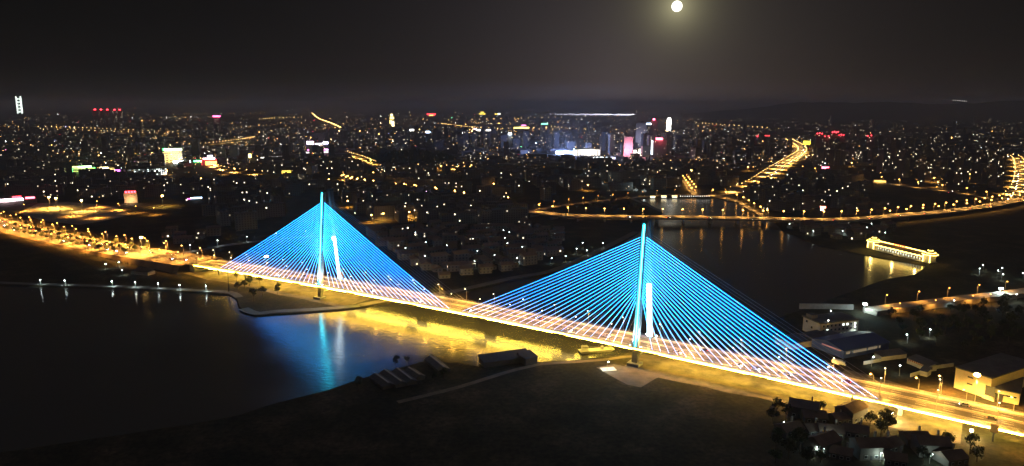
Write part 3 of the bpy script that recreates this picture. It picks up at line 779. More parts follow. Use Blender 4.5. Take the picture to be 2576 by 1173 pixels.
# ---------------------------------------------------------------- trees
leafm = [mat('foliage_dark', (.035, .05, .022), .95, .45, .5), mat('foliage_olive', (.06, .065, .028), .95, .45, .5), mat('foliage_green', (.045, .075, .03), .95, .45, .5)]
barkm = mat('bark', (.09, .07, .05), .9, .3, 2)
def tree_proto(h, wd, seed, lm, nleaf=420):
    r = random.Random(seed); t_ = thing('tree', 'x', 'tree'); tb = MB()
    tb.tube((0, 0, -.2), (.1, 0, h*.4), .28, .18, 7)
    blobs = []
    for i in range(6):
        a = i*1.05+r.random()*.6; e = Vector((math.cos(a)*wd*.3*r.uniform(.6, 1.1), math.sin(a)*wd*.3*r.uniform(.6, 1.1), h*r.uniform(.55, .85)))
        tb.tube((.1, 0, h*.36), e, .13, .04, 5); blobs.append((e, wd*r.uniform(.2, .3)))
    blobs.append((Vector((0, 0, h*.85)), wd*.24))
    tb.build('trunk', barkm, t_); cb = MB()
    for i in range(nleaf):
        c, rad = blobs[i % len(blobs)]
        d = Vector((r.gauss(0, 1), r.gauss(0, 1), r.gauss(0, .8))).normalized()*rad*r.uniform(.45, 1.08); p = c+d
        n_ = (d.normalized()+Vector((r.gauss(0, .5), r.gauss(0, .5), r.gauss(0, .5)))).normalized(); u = n_.orthogonal().normalized(); v = n_.cross(u); s_ = r.uniform(.28, .62)*wd/7
        cb.face((p-u*s_, p-v*s_*.7, p+u*s_, p+v*s_*.7))
    cb.build('crown', lm, t_); reg(t_); return t_
TREES = [tree_proto(8, 6.5, 1, leafm[0]), tree_proto(10, 7.5, 2, leafm[1]), tree_proto(6.5, 6, 3, leafm[2]), tree_proto(12, 7, 4, leafm[0])]
TN = ['round dark tree', 'tall olive tree', 'low green tree', 'tall narrow dark tree']; usedt = set(); trn = {}
def tree(loc, where, group, k=None, sc_=1.0):
    k = rnd.randrange(4) if k is None else k; o = TREES[k]
    if k in usedt: o = dup(o, loc, rnd.random()*6)
    usedt.add(k); o.location = loc; q = sc_*rnd.uniform(.8, 1.2); o.scale = (q, q, q*rnd.uniform(.9, 1.1)); o.rotation_euler = (0, 0, rnd.random()*6)
    trn[(k, where)] = trn.get((k, where), 0)+1
    o['label'] = f'{TN[k]} {where}, {nth(trn[(k, where)])} of that shape'; o['group'] = group; return o
for row, o in enumerate((-13.6, 13.6, 0)):
    for i in range(20):
        s = -440-i*16-rnd.random()*8
        tree(boul(s, o+rnd.uniform(-.6, .6)), 'in the planted strips of the amber boulevard', 'trees of the boulevard', rnd.choice((0, 2, 0)), .8)
def scatter(poly, n, mind, z=GZ, avoid=True, r=None):
    r = r or rnd; xs_ = [p[0] for p in poly]; ys_ = [p[1] for p in poly]; o = []; tries = 0
    while len(o) < n and tries < n*60:
        tries += 1; x, y = r.uniform(min(xs_), max(xs_)), r.uniform(min(ys_), max(ys_))
        if not inside((x, y), poly): continue
        p = G(x, y, z)
        if inside((p.x, p.y), riv): continue
        if any((p.x-q.x)**2+(p.y-q.y)**2 < mind*mind for q in o): continue
        if avoid and near_road(p, mind*.45): continue
        if avoid and any((p.x-q[0])**2+(p.y-q[1])**2 < (q[2]+mind*.5)**2 for q in TAKEN): continue
        o.append(p)
    return o
TAKEN = []
def near_road(p, m):
    for pts, wd in ROADS:
        for a, b_ in zip(pts, pts[1:]):
            ax, ay = a[0], a[1]; dx, dy = b_[0]-ax, b_[1]-ay; l2 = dx*dx+dy*dy
            if l2 < 1e-9: continue
            q = max(0, min(1, ((p.x-ax)*dx+(p.y-ay)*dy)/l2)); ex, ey = p.x-ax-q*dx, p.y-ay-q*dy
            if ex*ex+ey*ey < (wd/2+m)**2: return True
    s = (p-Vector((BX, BY, 0))).dot(DV); o = (p-Vector((BX, BY, 0))).dot(NV)
    return s < -320 and s > -1170 and -26-m < o-boul_c(s)[1] < 26+m
def taken(p, r): TAKEN.append((p.x, p.y, r))

# ---------------------------------------------------------------- buildings
def facing(p): return math.atan2(p.y, p.x)-math.pi/2       # local -Y looks back to the viewer
e_cache = {}
def glow(c, s): 
    k = (c, s)
    if k not in e_cache: e_cache[k] = emit('glow_%d' % len(e_cache), c, s)
    return e_cache[k]
GOLD = (1, .72, .22); WHT = (1, .97, .9); CW = (.8, .92, 1); RED = (1, .04, .06); GRN = (.1, 1, .25); BLU = (.12, .3, 1); PNK = (1, .15, .45); BW_ = (.55, .72, 1)
pl_glow = {}
def glow_light(c, p): 
    k = (c, p)
    if k not in pl_glow: pl_glow[k] = point('sign_light', c, p, 2.5)
    return pl_glow[k]
def landmark(name, label, cat, px, py, wpx, hpx, dpx=None, wall=(.3, .29, .28), wmat=None, signs=(), rows=None, cols=None, frame=None, light=None, roof='flat', turn=0.0, group=None):
    """building at a spot of the ground; sizes given in picture units at its distance. signs: (part, x0, x1, z0, z1, colour, strength) in fractions of the front"""
    p = G(px, py, GZ); k = mpp(p); W_, H_ = wpx*k, hpx*k; D_ = (dpx or wpx*.6)*k
    a = facing(p)+turn; t_ = thing(name, label, cat, p, a, group); taken(p, W_*.6)
    o = Vector((0, 0, 0)); t_['_o'] = [0, 0, 0]
    mb = MB(); mb.box((0, D_/2, 0), (W_, D_, H_)); mb.build('wall', wmat or mat('wall_%.2f_%.2f_%.2f' % wall, wall, .85, .12, .05), t_)
    if roof == 'flat':
        rb = MB(); rb.box((0, D_/2, H_+.05), (W_*1.01, D_*1.01, .5)); rb.box((W_*.1, D_/2, H_+.55), (W_*.3, D_*.4, H_*.05+1.5)); rb.build('roof', roof_dark, t_)
    elif roof == 'gable':
        rb = MB(); rb.face([(-W_*.52, -.5, H_), (W_*.52, -.5, H_), (W_*.52, D_/2, H_*1.3), (-W_*.52, D_/2, H_*1.3)]); rb.face([(W_*.52, D_+.5, H_), (-W_*.52, D_+.5, H_), (-W_*.52, D_/2, H_*1.3), (W_*.52, D_/2, H_*1.3)]); rb.build('roof', roof_tile, t_)
    th = max(.35*k, .25)
    if rows:
        n, c, s = rows; lb = MB()
        for i in range(n):
            z = H_*(i+1)/(n+.4); lb.box((0, -th/2-.02, z-th/2), (W_*.98, th, th))
        lb.build('floor_light', glow(c, s), t_)
    if cols:
        n, c, s = cols; lb = MB()
        for i in range(n): lb.box((-W_/2+W_*(i+.5)/n, -th/2-.03, H_*.08), (max(W_/n*.35, th), th, H_*.74))
        lb.build('column_light', glow(c, s), t_)
    if frame:
        c, s = frame; lb = MB(); q = th
        for x in (-W_/2, W_/2): lb.box((x, -q/2-.04, 0), (q, q, H_-q))
        lb.box((0, -q/2-.04, H_-q), (W_+q, q, q)); lb.build('outline_light', glow(c, s), t_)
    for i, (nm, x0, x1, z0, z1, c, s) in enumerate(signs):
        sb = MB(); sb.box(((x0+x1)/2*W_-W_/2, -th-.12, z0*H_), ((x1-x0)*W_, th*.8, (z1-z0)*H_)); sb.build(nm, glow(c, s), t_)
    if light:
        c, pw, dy, dz = light; pw *= .3; put_light(glow_light(c, pw), (0, -dy*k, dz*k), None, t_, 'sign_light')
    return t_
LM = landmark
LM('hotel_building', 'hotel block with gold lit floor lines and a green white crown', 'building', 436, 412, 40, 28, rows=(5, GOLD, 7), cols=(5, (1, .6, .15), 3), signs=[('crown_sign', .1, 1.0, 1.03, 1.22, (.75, 1, .55), 9), ('crown_sign', .02, .2, 1.05, 1.25, GRN, 6)], light=(GOLD, 250000, 14, 20))
LM('shop_podium', 'low blazing white shop podium beside the gold lined hotel', 'building', 458, 412, 36, 7, signs=[('sign', 0, 1, .3, 1, CW, 16)], light=(CW, 260000, 10, 6))
LM('market_hall', 'hall outlined in green light with rows of yellow windows', 'building', 212, 436, 42, 12, frame=(GRN, 8), rows=(2, (.9, 1, .2), 5), signs=[('sign', .25, .85, 1.02, 1.3, (.5, 1, .4), 9), ('sign', .0, .25, 1.1, 1.3, (.8, .9, .2), 6)], light=((.5, 1, .25), 120000, 8, 12))
LM('restaurant_hall', 'two-tier hall glowing solid gold next to a magenta front', 'building', 270, 437, 30, 12, signs=[('front_light', .05, .6, .2, 1.2, (1, .8, .35), 10), ('front_light', .6, 1, .1, .7, (1, .7, .25), 7)], light=(GOLD, 200000, 10, 10))
LM('club_front', 'small front glowing magenta and red beside the gold hall', 'building', 303, 438, 20, 9, signs=[('sign', 0, .5, .5, 1.1, (.8, .2, 1), 4), ('sign', .4, 1, .1, .6, PNK, 5)])
LM('office_block', 'long dark office with several rows of cold white windows', 'building', 372, 442, 78, 14, dpx=18, wmat=w_grid)
LM('theatre', 'red outlined theatre with a stepped white gable sign and yellow front', 'building', 527, 416, 32, 13, frame=(RED, 9), signs=[('front_light', .25, 1, .05, .7, (1, .55, .08), 7), ('gable_sign', .1, .9, 1.05, 1.3, (1, .6, .65), 9), ('gable_sign', .4, .75, 1.3, 1.75, (.85, .8, 1), 9)], light=(RED, 120000, 8, 12))
LM('green_shop', 'small shop with a bright green oval sign near the theatre', 'building', 497, 409, 20, 4, signs=[('sign', .1, .9, .4, 1.2, (.15, 1, .4), 8)], light=(GRN, 50000, 6, 6))
LM('pavilion_hall', 'wide stepped hall lit in solid gold left of the shopping street', 'building', 612, 399, 36, 8, signs=[('front_light', 0, .6, .2, .8, GOLD, 10), ('front_light', .6, 1, .2, 1.3, GOLD, 9)], light=(GOLD, 120000, 8, 8))
LM('gold_block', 'small block with a golden window grid above the town road', 'building', 721, 442, 22, 12, rows=(4, (1, .75, .1), 7), cols=(6, (1, .6, .05), 4), light=((1, .6, .1), 80000, 8, 8))
LM('shopping_arcade', 'blazing white shopping arcade strung along a street', 'building', 700, 400, 90, 5, turn=-.5, signs=[('shop_light', 0, .3, .1, .5, WHT, 12), ('shop_light', .35, .6, .1, .8, CW, 14), ('shop_light', .62, 1, .2, .9, WHT, 12)], light=(WHT, 200000, 8, 5))
LM('shopping_mall', 'mall with a magenta and white roof sign right of the arcade', 'building', 806, 386, 66, 7, signs=[('roof_sign', .05, .95, 1.0, 1.5, (1, .2, .6), 4), ('shop_light', 0, .9, .2, .5, WHT, 4), ('roof_sign', .7, 1, 1.05, 1.4, (.5, .55, 1), 9)], light=((1, .5, .9), 240000, 10, 8))
LM('cinema', 'hall with white and violet signs just behind the magenta mall', 'building', 799, 366, 50, 5, signs=[('sign', 0, .32, .6, 2.0, (1, .7, 1), 12), ('sign', .4, .7, .4, 1.0, WHT, 6), ('sign', .75, 1, .6, 1.6, (.6, .6, 1), 12)], light=((.8, .6, 1), 150000, 8, 8))
LM('lit_tower', 'slim tower of stacked white lights, highest in the far town', 'building', 52, 300, 12, 46, dpx=10, wall=(.15, .16, .16), signs=[('light_bar', .1, .3, .25, 1, (.85, 1, .9), 4), ('light_bar', .7, .95, .25, 1, (.85, 1, .9), 4)]+[('light_bar', .3, .7, .3+.14*i, .36+.14*i, (.85, 1, .9), 4) for i in range(5)])
for i, x in enumerate((243, 258, 274, 292, 305)):
    LM('tower_block', f'dark tower with a red roof beacon, {nth(i+1)} of five over the far town', 'building', x, 318, 10, 34, dpx=9, wmat=w_tower, signs=[('roof_beacon', .3, .7, 1.02, 1.09, RED, 14)], light=(RED, 60000, 5, 38), group='five towers with red beacons')
LM('sign_tower', 'tower with a wide pink red sign on its roof in the far haze', 'building', 547, 325, 15, 27, wmat=w_tower, signs=[('roof_sign', -.05, 1.05, 1.02, 1.14, (1, .12, .35), 12)], light=(RED, 90000, 5, 30))
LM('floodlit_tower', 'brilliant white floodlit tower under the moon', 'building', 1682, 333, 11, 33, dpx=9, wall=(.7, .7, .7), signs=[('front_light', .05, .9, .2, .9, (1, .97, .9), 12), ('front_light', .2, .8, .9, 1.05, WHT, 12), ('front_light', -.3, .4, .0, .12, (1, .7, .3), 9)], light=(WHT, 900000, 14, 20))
LM('office_tower', 'pale grey high office tower with a white blue roof sign', 'building', 1612, 372, 26, 60, wall=(.5, .5, .55), wmat=w_tower, signs=[('roof_sign', .95, 1.4, .94, 1.0, (.55, .75, 1), 12)], light=((.7, .7, 1), 500000, 25, 22))
LM('office_tower', 'dark office tower with one red beacon beside the pale tower', 'building', 1644, 360, 16, 54, wmat=w_tower, signs=[('roof_beacon', .3, .6, 1.03, 1.09, (1, .1, .2), 30)], light=(RED, 150000, 5, 60))
LM('department_store', 'dark high-rise with a glowing red roof sign and a white edge strip', 'building', 1658, 398, 34, 44, wmat=w_tower, signs=[('roof_sign', .22, .7, 1.0, 1.13, (1, .1, .15), 14), ('edge_light', -.08, .02, .2, .95, (.8, .88, 1), 12)], light=((1, .1, .12), 160000, 8, 48))
LM('pink_tower', 'square tower washed in rose light in the bright town centre', 'building', 1580, 394, 22, 48, wall=(.55, .3, .34), light=((1, .5, .65), 700000, 22, 16))
LM('colonnade_hall', 'white classical hall with glowing tall windows in the town centre', 'building', 1478, 392, 64, 16, dpx=26, wall=(.7, .68, .62), cols=(9, (1, .96, .85), 3.5), light=(WHT, 420000, 22, 16), turn=.12)
LM('exhibition_hall', 'long low hall flooded in white blue light in the town centre', 'building', 1420, 388, 44, 7, signs=[('front_light', 0, 1, .2, 1, BW_, 22), ('front_light', .3, .45, -.0, .4, WHT, 14)], light=((.30, .45, 1), 7000000, 14, 12))
LM('station_concourse', 'low white blue lit concourse strip below the rose tower', 'building', 1536, 400, 70, 4, turn=.1, signs=[('front_light', .0, .45, .1, 1, CW, 14), ('front_light', .5, .75, .3, .8, (.6, .6, 1), 9)], light=((.6, .7, 1), 500000, 8, 6))
LM('pink_kiosk', 'small block with a rose glowing front right of the concourse', 'building', 1617, 408, 14, 12, signs=[('front_light', .1, .9, .1, .9, (1, .35, .4), 2.0)])
LM('bazaar', 'cluster front of pale gold shop lights behind the rose tower', 'building', 1604, 388, 26, 8, signs=[('shop_light', .1, .4, .2, 1.2, WHT, 6), ('shop_light', .5, .9, .1, .6, (1, .85, .6), 8), ('shop_light', .6, .8, .6, 1.6, (1, .9, .7), 5)])
LM('grand_hotel', 'tan hotel block with four red letters on its roof', 'building', 330, 511, 26, 22, dpx=14, wall=(.42, .34, .24), signs=[('roof_letter', .1+.22*i, .26+.22*i, 1.03, 1.22, RED, 14) for i in range(4)], light=((1, .6, .3), 60000, 12, 6))
LM('supermarket', 'supermarket with a white pink front by the frame edge', 'building', 14, 510, 62, 8, signs=[('shop_light', 0, 1, .3, .9, (1, .85, .95), 9), ('roof_sign', .7, .95, 1.0, 1.5, RED, 10)], light=((1, .7, .8), 60000, 9, 6))
LM('red_sign_shop', 'dark shop with a small red roof sign near the square', 'building', 78, 512, 22, 10, signs=[('roof_sign', .1, .85, 1.02, 1.4, (1, .1, .15), 12)])
LM('fuel_station', 'station canopy edged in blue white light with red end', 'building', 488, 503, 34, 4, signs=[('canopy_light', .3, 1, .7, 1.4, (.5, .75, 1), 10), ('canopy_light', .1, .3, .5, 1.0, (1, .1, .5), 6), ('canopy_light', .0, .1, -.0, .3, (1, .8, .6), 8)])
LM('temple_tower', 'tall gold sparkling tower in the hazy far centre', 'building', 986, 318, 13, 30, dpx=10, signs=[('light_bar', .1, .5, .2, .5, GOLD, 6), ('light_bar', .2, .9, .6, .75, GOLD, 7), ('light_bar', .3, .7, .8, 1.0, (1, .8, .4), 6), ('light_bar', .5, .9, .0, .4, (1, .85, .5), 8)], light=(GOLD, 160000, 6, 16))
LM('gatehouse', 'far gatehouse topped by a red and gold roof sign', 'building', 1085, 296, 18, 8, signs=[('roof_sign', -.1, 1.1, .8, 1.2, RED, 10), ('roof_sign', .2, .8, .5, .8, (1, .5, .1), 8)])
LM('pagoda', 'stepped gold pagoda on the far skyline', 'building', 1213, 290, 16, 6, signs=[('tier_light', 0, 1, .3, .7, (1, .7, .1), 5), ('tier_light', .25, .75, .9, 1.4, (1, .7, .1), 5)])
LM('gold_hall', 'small gold lit hall right of the stepped pagoda', 'building', 1252, 290, 14, 5, signs=[('front_light', 0, .6, .2, .8, (1, .75, .1), 5), ('front_light', .5, 1, .3, 1, WHT, 6)])
LM('assembly_hall', 'wide far hall with a white glowing front and pink corner', 'building', 1213, 330, 46, 5, signs=[('front_light', .1, 1, .1, .8, WHT, 9), ('front_light', .05, .2, .5, 1.3, (1, .6, .9), 9)], light=(WHT, 150000, 6, 6))
LM('white_hall', 'far hall with a gold edged white front left of the blue sign', 'building', 1038, 330, 36, 5, signs=[('front_light', .3, .9, .1, .9, WHT, 9), ('front_light', 0, .2, .1, .6, GOLD, 7), ('front_light', .9, 1, .1, 1, GOLD, 7)], light=(WHT, 90000, 5, 5))
LM('blue_sign_block', 'block with a white blue roof sign and red strip below', 'building', 1083, 350, 22, 16, wmat=w_tower, signs=[('roof_sign', .0, .45, .95, 1.2, (.6, .75, 1), 14), ('sign', .6, 1.1, .6, .7, RED, 10), ('sign', .1, .35, .2, .45, (1, .65, .35), 12)], light=(BW_, 120000, 6, 18))
LM('green_sign_block', 'far block with a green sign over a gold strip', 'building', 1370, 323, 20, 11, wmat=w_tower, signs=[('roof_sign', .1, .9, .85, 1.1, (.2, 1, .5), 6), ('sign', .1, .8, .1, .3, (1, .5, .2), 6)])
LM('gold_strip_hall', 'far long hall with a gold strip front and pink sign', 'building', 1312, 324, 38, 6, signs=[('front_light', 0, 1, .1, .6, (1, .75, .15), 8), ('roof_sign', .5, .8, 1.1, 1.6, (1, .2, .7), 5)], light=(GOLD, 70000, 4, 5))
LM('white_sign_tower', 'mid-town tower with a cold white lamp panel on top', 'building', 1283, 372, 10, 34, wmat=w_tower, signs=[('roof_sign', .1, .9, .95, 1.07, (.75, .9, 1), 14)], light=(CW, 160000, 6, 36))
LM('rail_station', 'station hall with a long pale yellow lit roof gallery', 'building', 1060, 528, 92, 12, dpx=30, wall=(.3, .28, .22), turn=-.28, signs=[('gallery_light', .0, 1, .75, .98, (.75, .7, .22), .45), ('entrance_light', .45, .6, .05, .5, (.85, 1, .6), 9)], light=((.8, .9, .5), 30000, 8, 8))
LM('station_tower', 'small square tower with a pink blue lamp above the station hall', 'building', 1076, 509, 18, 14, signs=[('sign', .1, .6, 1.6, 2.0, (.9, .6, 1), 14), ('sign', .6, 1, 1.6, 1.9, (.5, .6, 1), 12)])
LM('advert_tower', 'block topped by a square yellow billboard beside the bright avenue', 'building', 2028, 374, 16, 14, wmat=w_tower, signs=[('billboard', .05, 1, .65, 1.25, (1, .75, .05), 4)])
for i, (x, y, h, arcs) in enumerate(((2058, 402, 58, 3), (2078, 398, 48, 2), (2096, 404, 62, 4), (2112, 402, 54, 3), (2185, 398, 48, 2))):
    LM('tower_block', f'dark residential tower with a string of red roof beacons, {nth(i+1)} beside the bright avenue', 'building', x, y, 15, h, dpx=12, wmat=w_tower, signs=[('roof_beacon', j/arcs+.05, j/arcs+.18, 1.01+.02*(j % 2), 1.05+.02*(j % 2), RED, 12) for j in range(arcs)], light=(RED, 16000, 4, h+4), group='towers with red beacons by the avenue')
LM('red_sign_block', 'block with a rosy red roof sign on the road under the towers', 'building', 2074, 436, 22, 10, signs=[('roof_sign', .2, .9, 1.05, 1.5, (1, .1, .15), 14), ('front_light', .1, .9, .0, .4, (1, .55, .2), 2)], light=(RED, 30000, 4, 16))
LM('toll_gate', 'amber toll gate roof on the road under the towers', 'building', 2212, 461, 26, 6, signs=[('canopy_light', .1, 1, .4, 1.0, (1, .55, .12), 3)], light=(AMB, 60000, 6, 5))
LM('red_lamp_kiosk', 'kiosk with a red and white lit top near the upstream bridge end', 'building', 2070, 530, 12, 7, signs=[('roof_sign', .0, 1, .8, 1.4, (1, .25, .15), 10), ('front_light', .1, .6, .1, .6, WHT, 9)])
LM('red_letter_hall', 'far hall under a long string of red letters', 'building', 1920, 352, 30, 6, signs=[('roof_letter', .02+.14*i, .12+.14*i, 1.1, 1.7, RED, 10) for i in range(7)])
for i, (x, y) in enumerate(((1642, 499), (1670, 498), (1697, 498))):
    LM('lake_pavilion', f'small white gold lit pavilion at the lake, {nth(i+1)} from the dark end', 'pavilion', x, y, 13, 5, dpx=8, signs=[('eave_light', 0, 1, .75, 1.1, (1, .75, .35), 4), ('eave_light', .05, .95, .1, .5, (1, .95, .7), 2.2)], roof='gable', group='pavilions at the lake')
lw = MB()
for i in range(14):
    p = G(1712+i*5.5, 498.5); lw.tube(p, p+Vector((0, 0, 3)), .1, n=4, m=0); lw.octa(p+Vector((0, 0, 3.3)), .5, m=1)
o = lw.build('lamp_railing', [steel, emit('railing_lamp', (1, .95, .8), 9)]); tag(o, 'railing with small white lamps on the lake shore beside the pavilions', 'railing')
for i in range(9):
    x, y = 1448+i*21.5, 446+i*4.2+ (2 if i % 2 else 0)
    LM('canopy_roof', f'pale lit market canopy, {nth(i+1)} from the dark hill in a slanting row', 'canopy', x, y+3, 12, 3.5, dpx=7, wall=(.5, .5, .48), light=((.8, 1, .95), 9000, 2, 9), group='row of pale market canopies')
# far floodlit causeway
p0, p1 = G(1385, 293), G(1597, 294.5); t_ = thing('causeway', 'far causeway strung with a line of white violet lamps', 'bridge', p0)
cb = MB(); d = (p1-p0); n_ = Vector((-d.y, d.x, 0)).normalized()*14; cb.hexa([p0-n_, p1-n_, p1+n_, p0+n_]+[q+Vector((0, 0, 14)) for q in (p0-n_, p1-n_, p1+n_, p0+n_)]); cb.build('deck', concrete, t_)
lb = MB(); r9 = random.Random(5)
for i in range(110):
    x = (i/110)**.6; p = p0.lerp(p1, x)+Vector((0, -16, 26+r9.uniform(-6, 6))); lb.octa(p, r9.uniform(2.2, 4.8), r9.uniform(3, 7))
q_ = lb.build('lamp_string', glow((.85, .85, 1), 9), t_); q_['kind'] = 'stuff'
# dark range of hills closing the right of the view, a row of lamps on its crest
hb = MB(); nx = 60; D0 = 9000
for j, (dd, hh) in enumerate(((-1400, 0), (-700, .55), (0, 1), (1000, .5), (2000, 0))):
    for i in range(nx+1):
        az = -.02+i/nx*.75+.22; e = min(1, max(0, i/14))*(1.0+.22*noise.noise((i*.17, 4, 0))+.08*noise.noise((i*.7, 8, 0)))
        hb.v.append((math.sin(az)*(D0+dd), math.cos(az)*(D0+dd), GZ-3+hh*e*168))
for j in range(4):
    for i in range(nx): q = j*(nx+1)+i; hb.f.append((q, q+1, q+nx+2, q+nx+1)); hb.m.append(0)
hill_range = struct(hb.build('hills', mat('wooded_ground', (.03, .035, .02), 1, .4, .05)))

# ---------------------------------------------------------------- covered bridge pavilion in the river, outlined in gold
e_gold = emit('gold_outline', (1, .66, .12), 11); e_bay = emit('bay_light', (.9, 1, .85), 1.2)
A_, B_ = G(2190, 625, 2.4), G(2330, 660, 2.4); ax = (B_-A_); LN = ax.length; ra_ = math.atan2(ax.y, ax.x)
pv = thing('covered_bridge', 'covered pavilion bridge outlined in gold lights, mirrored in the river', 'pavilion', A_, ra_); pv['_o'] = [0, 0, 0]
def box_part(nm, lst, mm, par):
    b_ = MB()
    for c, s_ in lst: b_.box(c, s_)
    return b_.build(nm, mm, par)
box_part('platform', [((LN/2, 5, -.6), (LN+6, 12, .8))]+[((i*LN/9, 5, -3.8), (1.2, 9, 3.3)) for i in range(10)], concrete, pv)
box_part('hall_wall', [((LN/2, 6, .25), (LN-14, 6, 5.2))], mat('dark_timber', (.12, .07, .04), .7, .2, .4), pv)
box_part('column', [((8+i*(LN-16)/17, .6, .25), (.5, .5, 5.0)) for i in range(18)], pale, pv)
box_part('bay_light', [((8+(i+.5)*(LN-16)/17, 1.4, .6+(.6 if i % 2 else 0)), (2.0 if 4 < i < 14 else 1.2, .3, 2.4)) for i in range(17)], e_bay, pv)
rb = MB(); rb.face([(4, -1.2, 5.4), (LN-4, -1.2, 5.4), (LN-4, 5, 8.8), (4, 5, 8.8)]); rb.face([(LN-4, 11, 5.4), (4, 11, 5.4), (4, 5, 8.8), (LN-4, 5, 8.8)]); rb.face([(4, 11, 5.4), (LN-4, 11, 5.4), (LN-4, -1.2, 5.4), (4, -1.2, 5.4)]); rb.build('roof', roof_tile, pv)
box_part('eave_light', [((4+(i+.5)*(LN-8)/24, -1.4, 5.2-(.35 if i % 2 else 0)), ((LN-8)/24*.92, .35, .8)) for i in range(24)], e_gold, pv)
box_part('ridge_light', [((LN/2, 5, 8.85), (LN-8, .6, .7))], e_gold, pv)
for x in (0, LN):
    tw = MB(); tw.box((x, 4, .25), (8, 8, 7.6)); tw.build('tower_wall', pale, pv)
    for dx in (-4.2, 4.2): box_part('column_light', [((x+dx, -.3, .3), (.7, .7, 8.0)), ], e_gold, pv)
    rf = MB(); n = 12
    for r0, z0, r1, z1 in ((7.5, 8.2, 5.2, 9.8), (5.2, 9.8, 2.2, 12.0), (2.2, 12.0, .2, 14.2)):
        for i in range(n):
            a0, a1 = 2*math.pi*i/n, 2*math.pi*(i+1)/n
            rf.face([(x+r0*math.cos(a0), 4+r0*.9*math.sin(a0), z0), (x+r0*math.cos(a1), 4+r0*.9*math.sin(a1), z0), (x+r1*math.cos(a1), 4+r1*.9*math.sin(a1), z1), (x+r1*math.cos(a0), 4+r1*.9*math.sin(a0), z1)])
    rf.build('tower_roof', roof_tile, pv)
    rl = MB()
    for r0, z0 in ((7.6, 8.2), (5.3, 9.9), (2.4, 12.0)):
        for i in range(n):
            a0, a1 = 2*math.pi*i/n, 2*math.pi*(i+1)/n
            rl.tube((x+r0*math.cos(a0), 4+r0*.9*math.sin(a0), z0), (x+r0*math.cos(a1), 4+r0*.9*math.sin(a1), z0), .36, n=4)
    rl.build('roof_outline_light', e_gold, pv)
for x in (LN*.1, LN*.5, LN*.9): put_light(point('pavilion_light', (1, .7, .2), 5000, 1), (x, -6, 6), None, pv, 'pavilion_light')
box_part('name_letter', [((LN*.42+i*3.2, 1.5, 9.2), (1.8, .4, 2.0)) for i in range(5)], glow((1, .1, .03), 1.6), pv)

# ---------------------------------------------------------------- buildings of the lower right bank
def corner_box(C, Rr, depth, h, sgn=1):
    """frame of a box with ground corner C and front running to Rr (picture spots)"""
    c, r = G(*C), G(*Rr); d = r-c; return c, d.length, math.atan2(d.y, d.x)
def windows(par, W_, z0, n, nf, y=-.03, w=1.5, h=1.5, lit=(), fh=3.1, emat=None, frame=True, x0=1.2):
    for f in range(nf):
        for i in range(n):
            x = x0+(i+.5)*(W_-2*x0)/n; z = z0+f*fh
            q = MB(); q.box((x, y-.04, z-.08), (w+.2, .12, h+.16)); wf = q.build('window', white_paint, par); wf['_o'] = [0, 0, 0]
            q = MB(); q.box((x, y-.115, z), (w, .06, h)); q.build('pane', (emat or glow((.9, 1, .9), 3)) if (f, i) in lit else glassm, wf)
# three-storey office with a lower wing
c, W_, a = corner_box((2061, 850), (2157, 840), 18, 10.5); taken(c, 45)
of_ = thing('office_building', 'pale three-storey office block with a flat dark roof and a few lit windows', 'building', c, a); of_['_o'] = [0, 0, 0]
mb = MB(); mb.box((W_/2, 9, 0), (W_, 18, 10.2)); mb.build('wall', mat('cream_wall', (.46, .42, .36), .85, .12, .2), of_)
mb = MB(); mb.box((W_/2, 9, 10.2), (W_+1.6, 19.6, .7)); mb.box((W_*.1, 13, 10.9), (5, 6, 2.4)); mb.build('roof', roof_dark, of_)
windows(of_, W_, 1.1, 9, 3, lit={(2, 5), (2, 6), (2, 8), (1, 1)})
for dx, dy, c2 in ((W_*.18, -.8, WHT), (W_*.75, 19, CW)):
    q = MB(); q.box((dx, dy, 10.95), (.25, .25, 1.2)); q.octa((dx, dy, 12.3), .45, m=1); q.build('roof_lamp', [steel, glow(c2, 30)], of_)
put_light(pl_white, (W_*.6, -6, 5), None, of_, 'entrance_light')
for i in range(3):
    q = MB(); q.box((-.06, 3+i*5.5, 1.2+3*(i % 3)), (.12, 1.6, 1.5)); q.build('side_window', glassm, of_)
c, W_, a = corner_box((2058, 874), (2124, 861), 22, 4.5)
wg = thing('office_wing', 'low flat-roofed wing with blank pale walls in front of the office block', 'building', c, a); wg['_o'] = [0, 0, 0]
mb = MB(); mb.box((W_/2, 10, 0), (W_, 14, 4.6)); mb.box((-10, 11, 0), (20, 16, 4.2)); mb.build('wall', MATS['cream_wall'], wg)
mb = MB(); mb.box((W_/2, 10, 4.6), (W_+.6, 14.6, .4)); mb.box((-10.2, 11, 4.2), (20.4, 16.5, .4)); mb.build('roof', roof_dark, wg)
windows(wg, W_-4, 1.2, 6, 1, y=2.97)
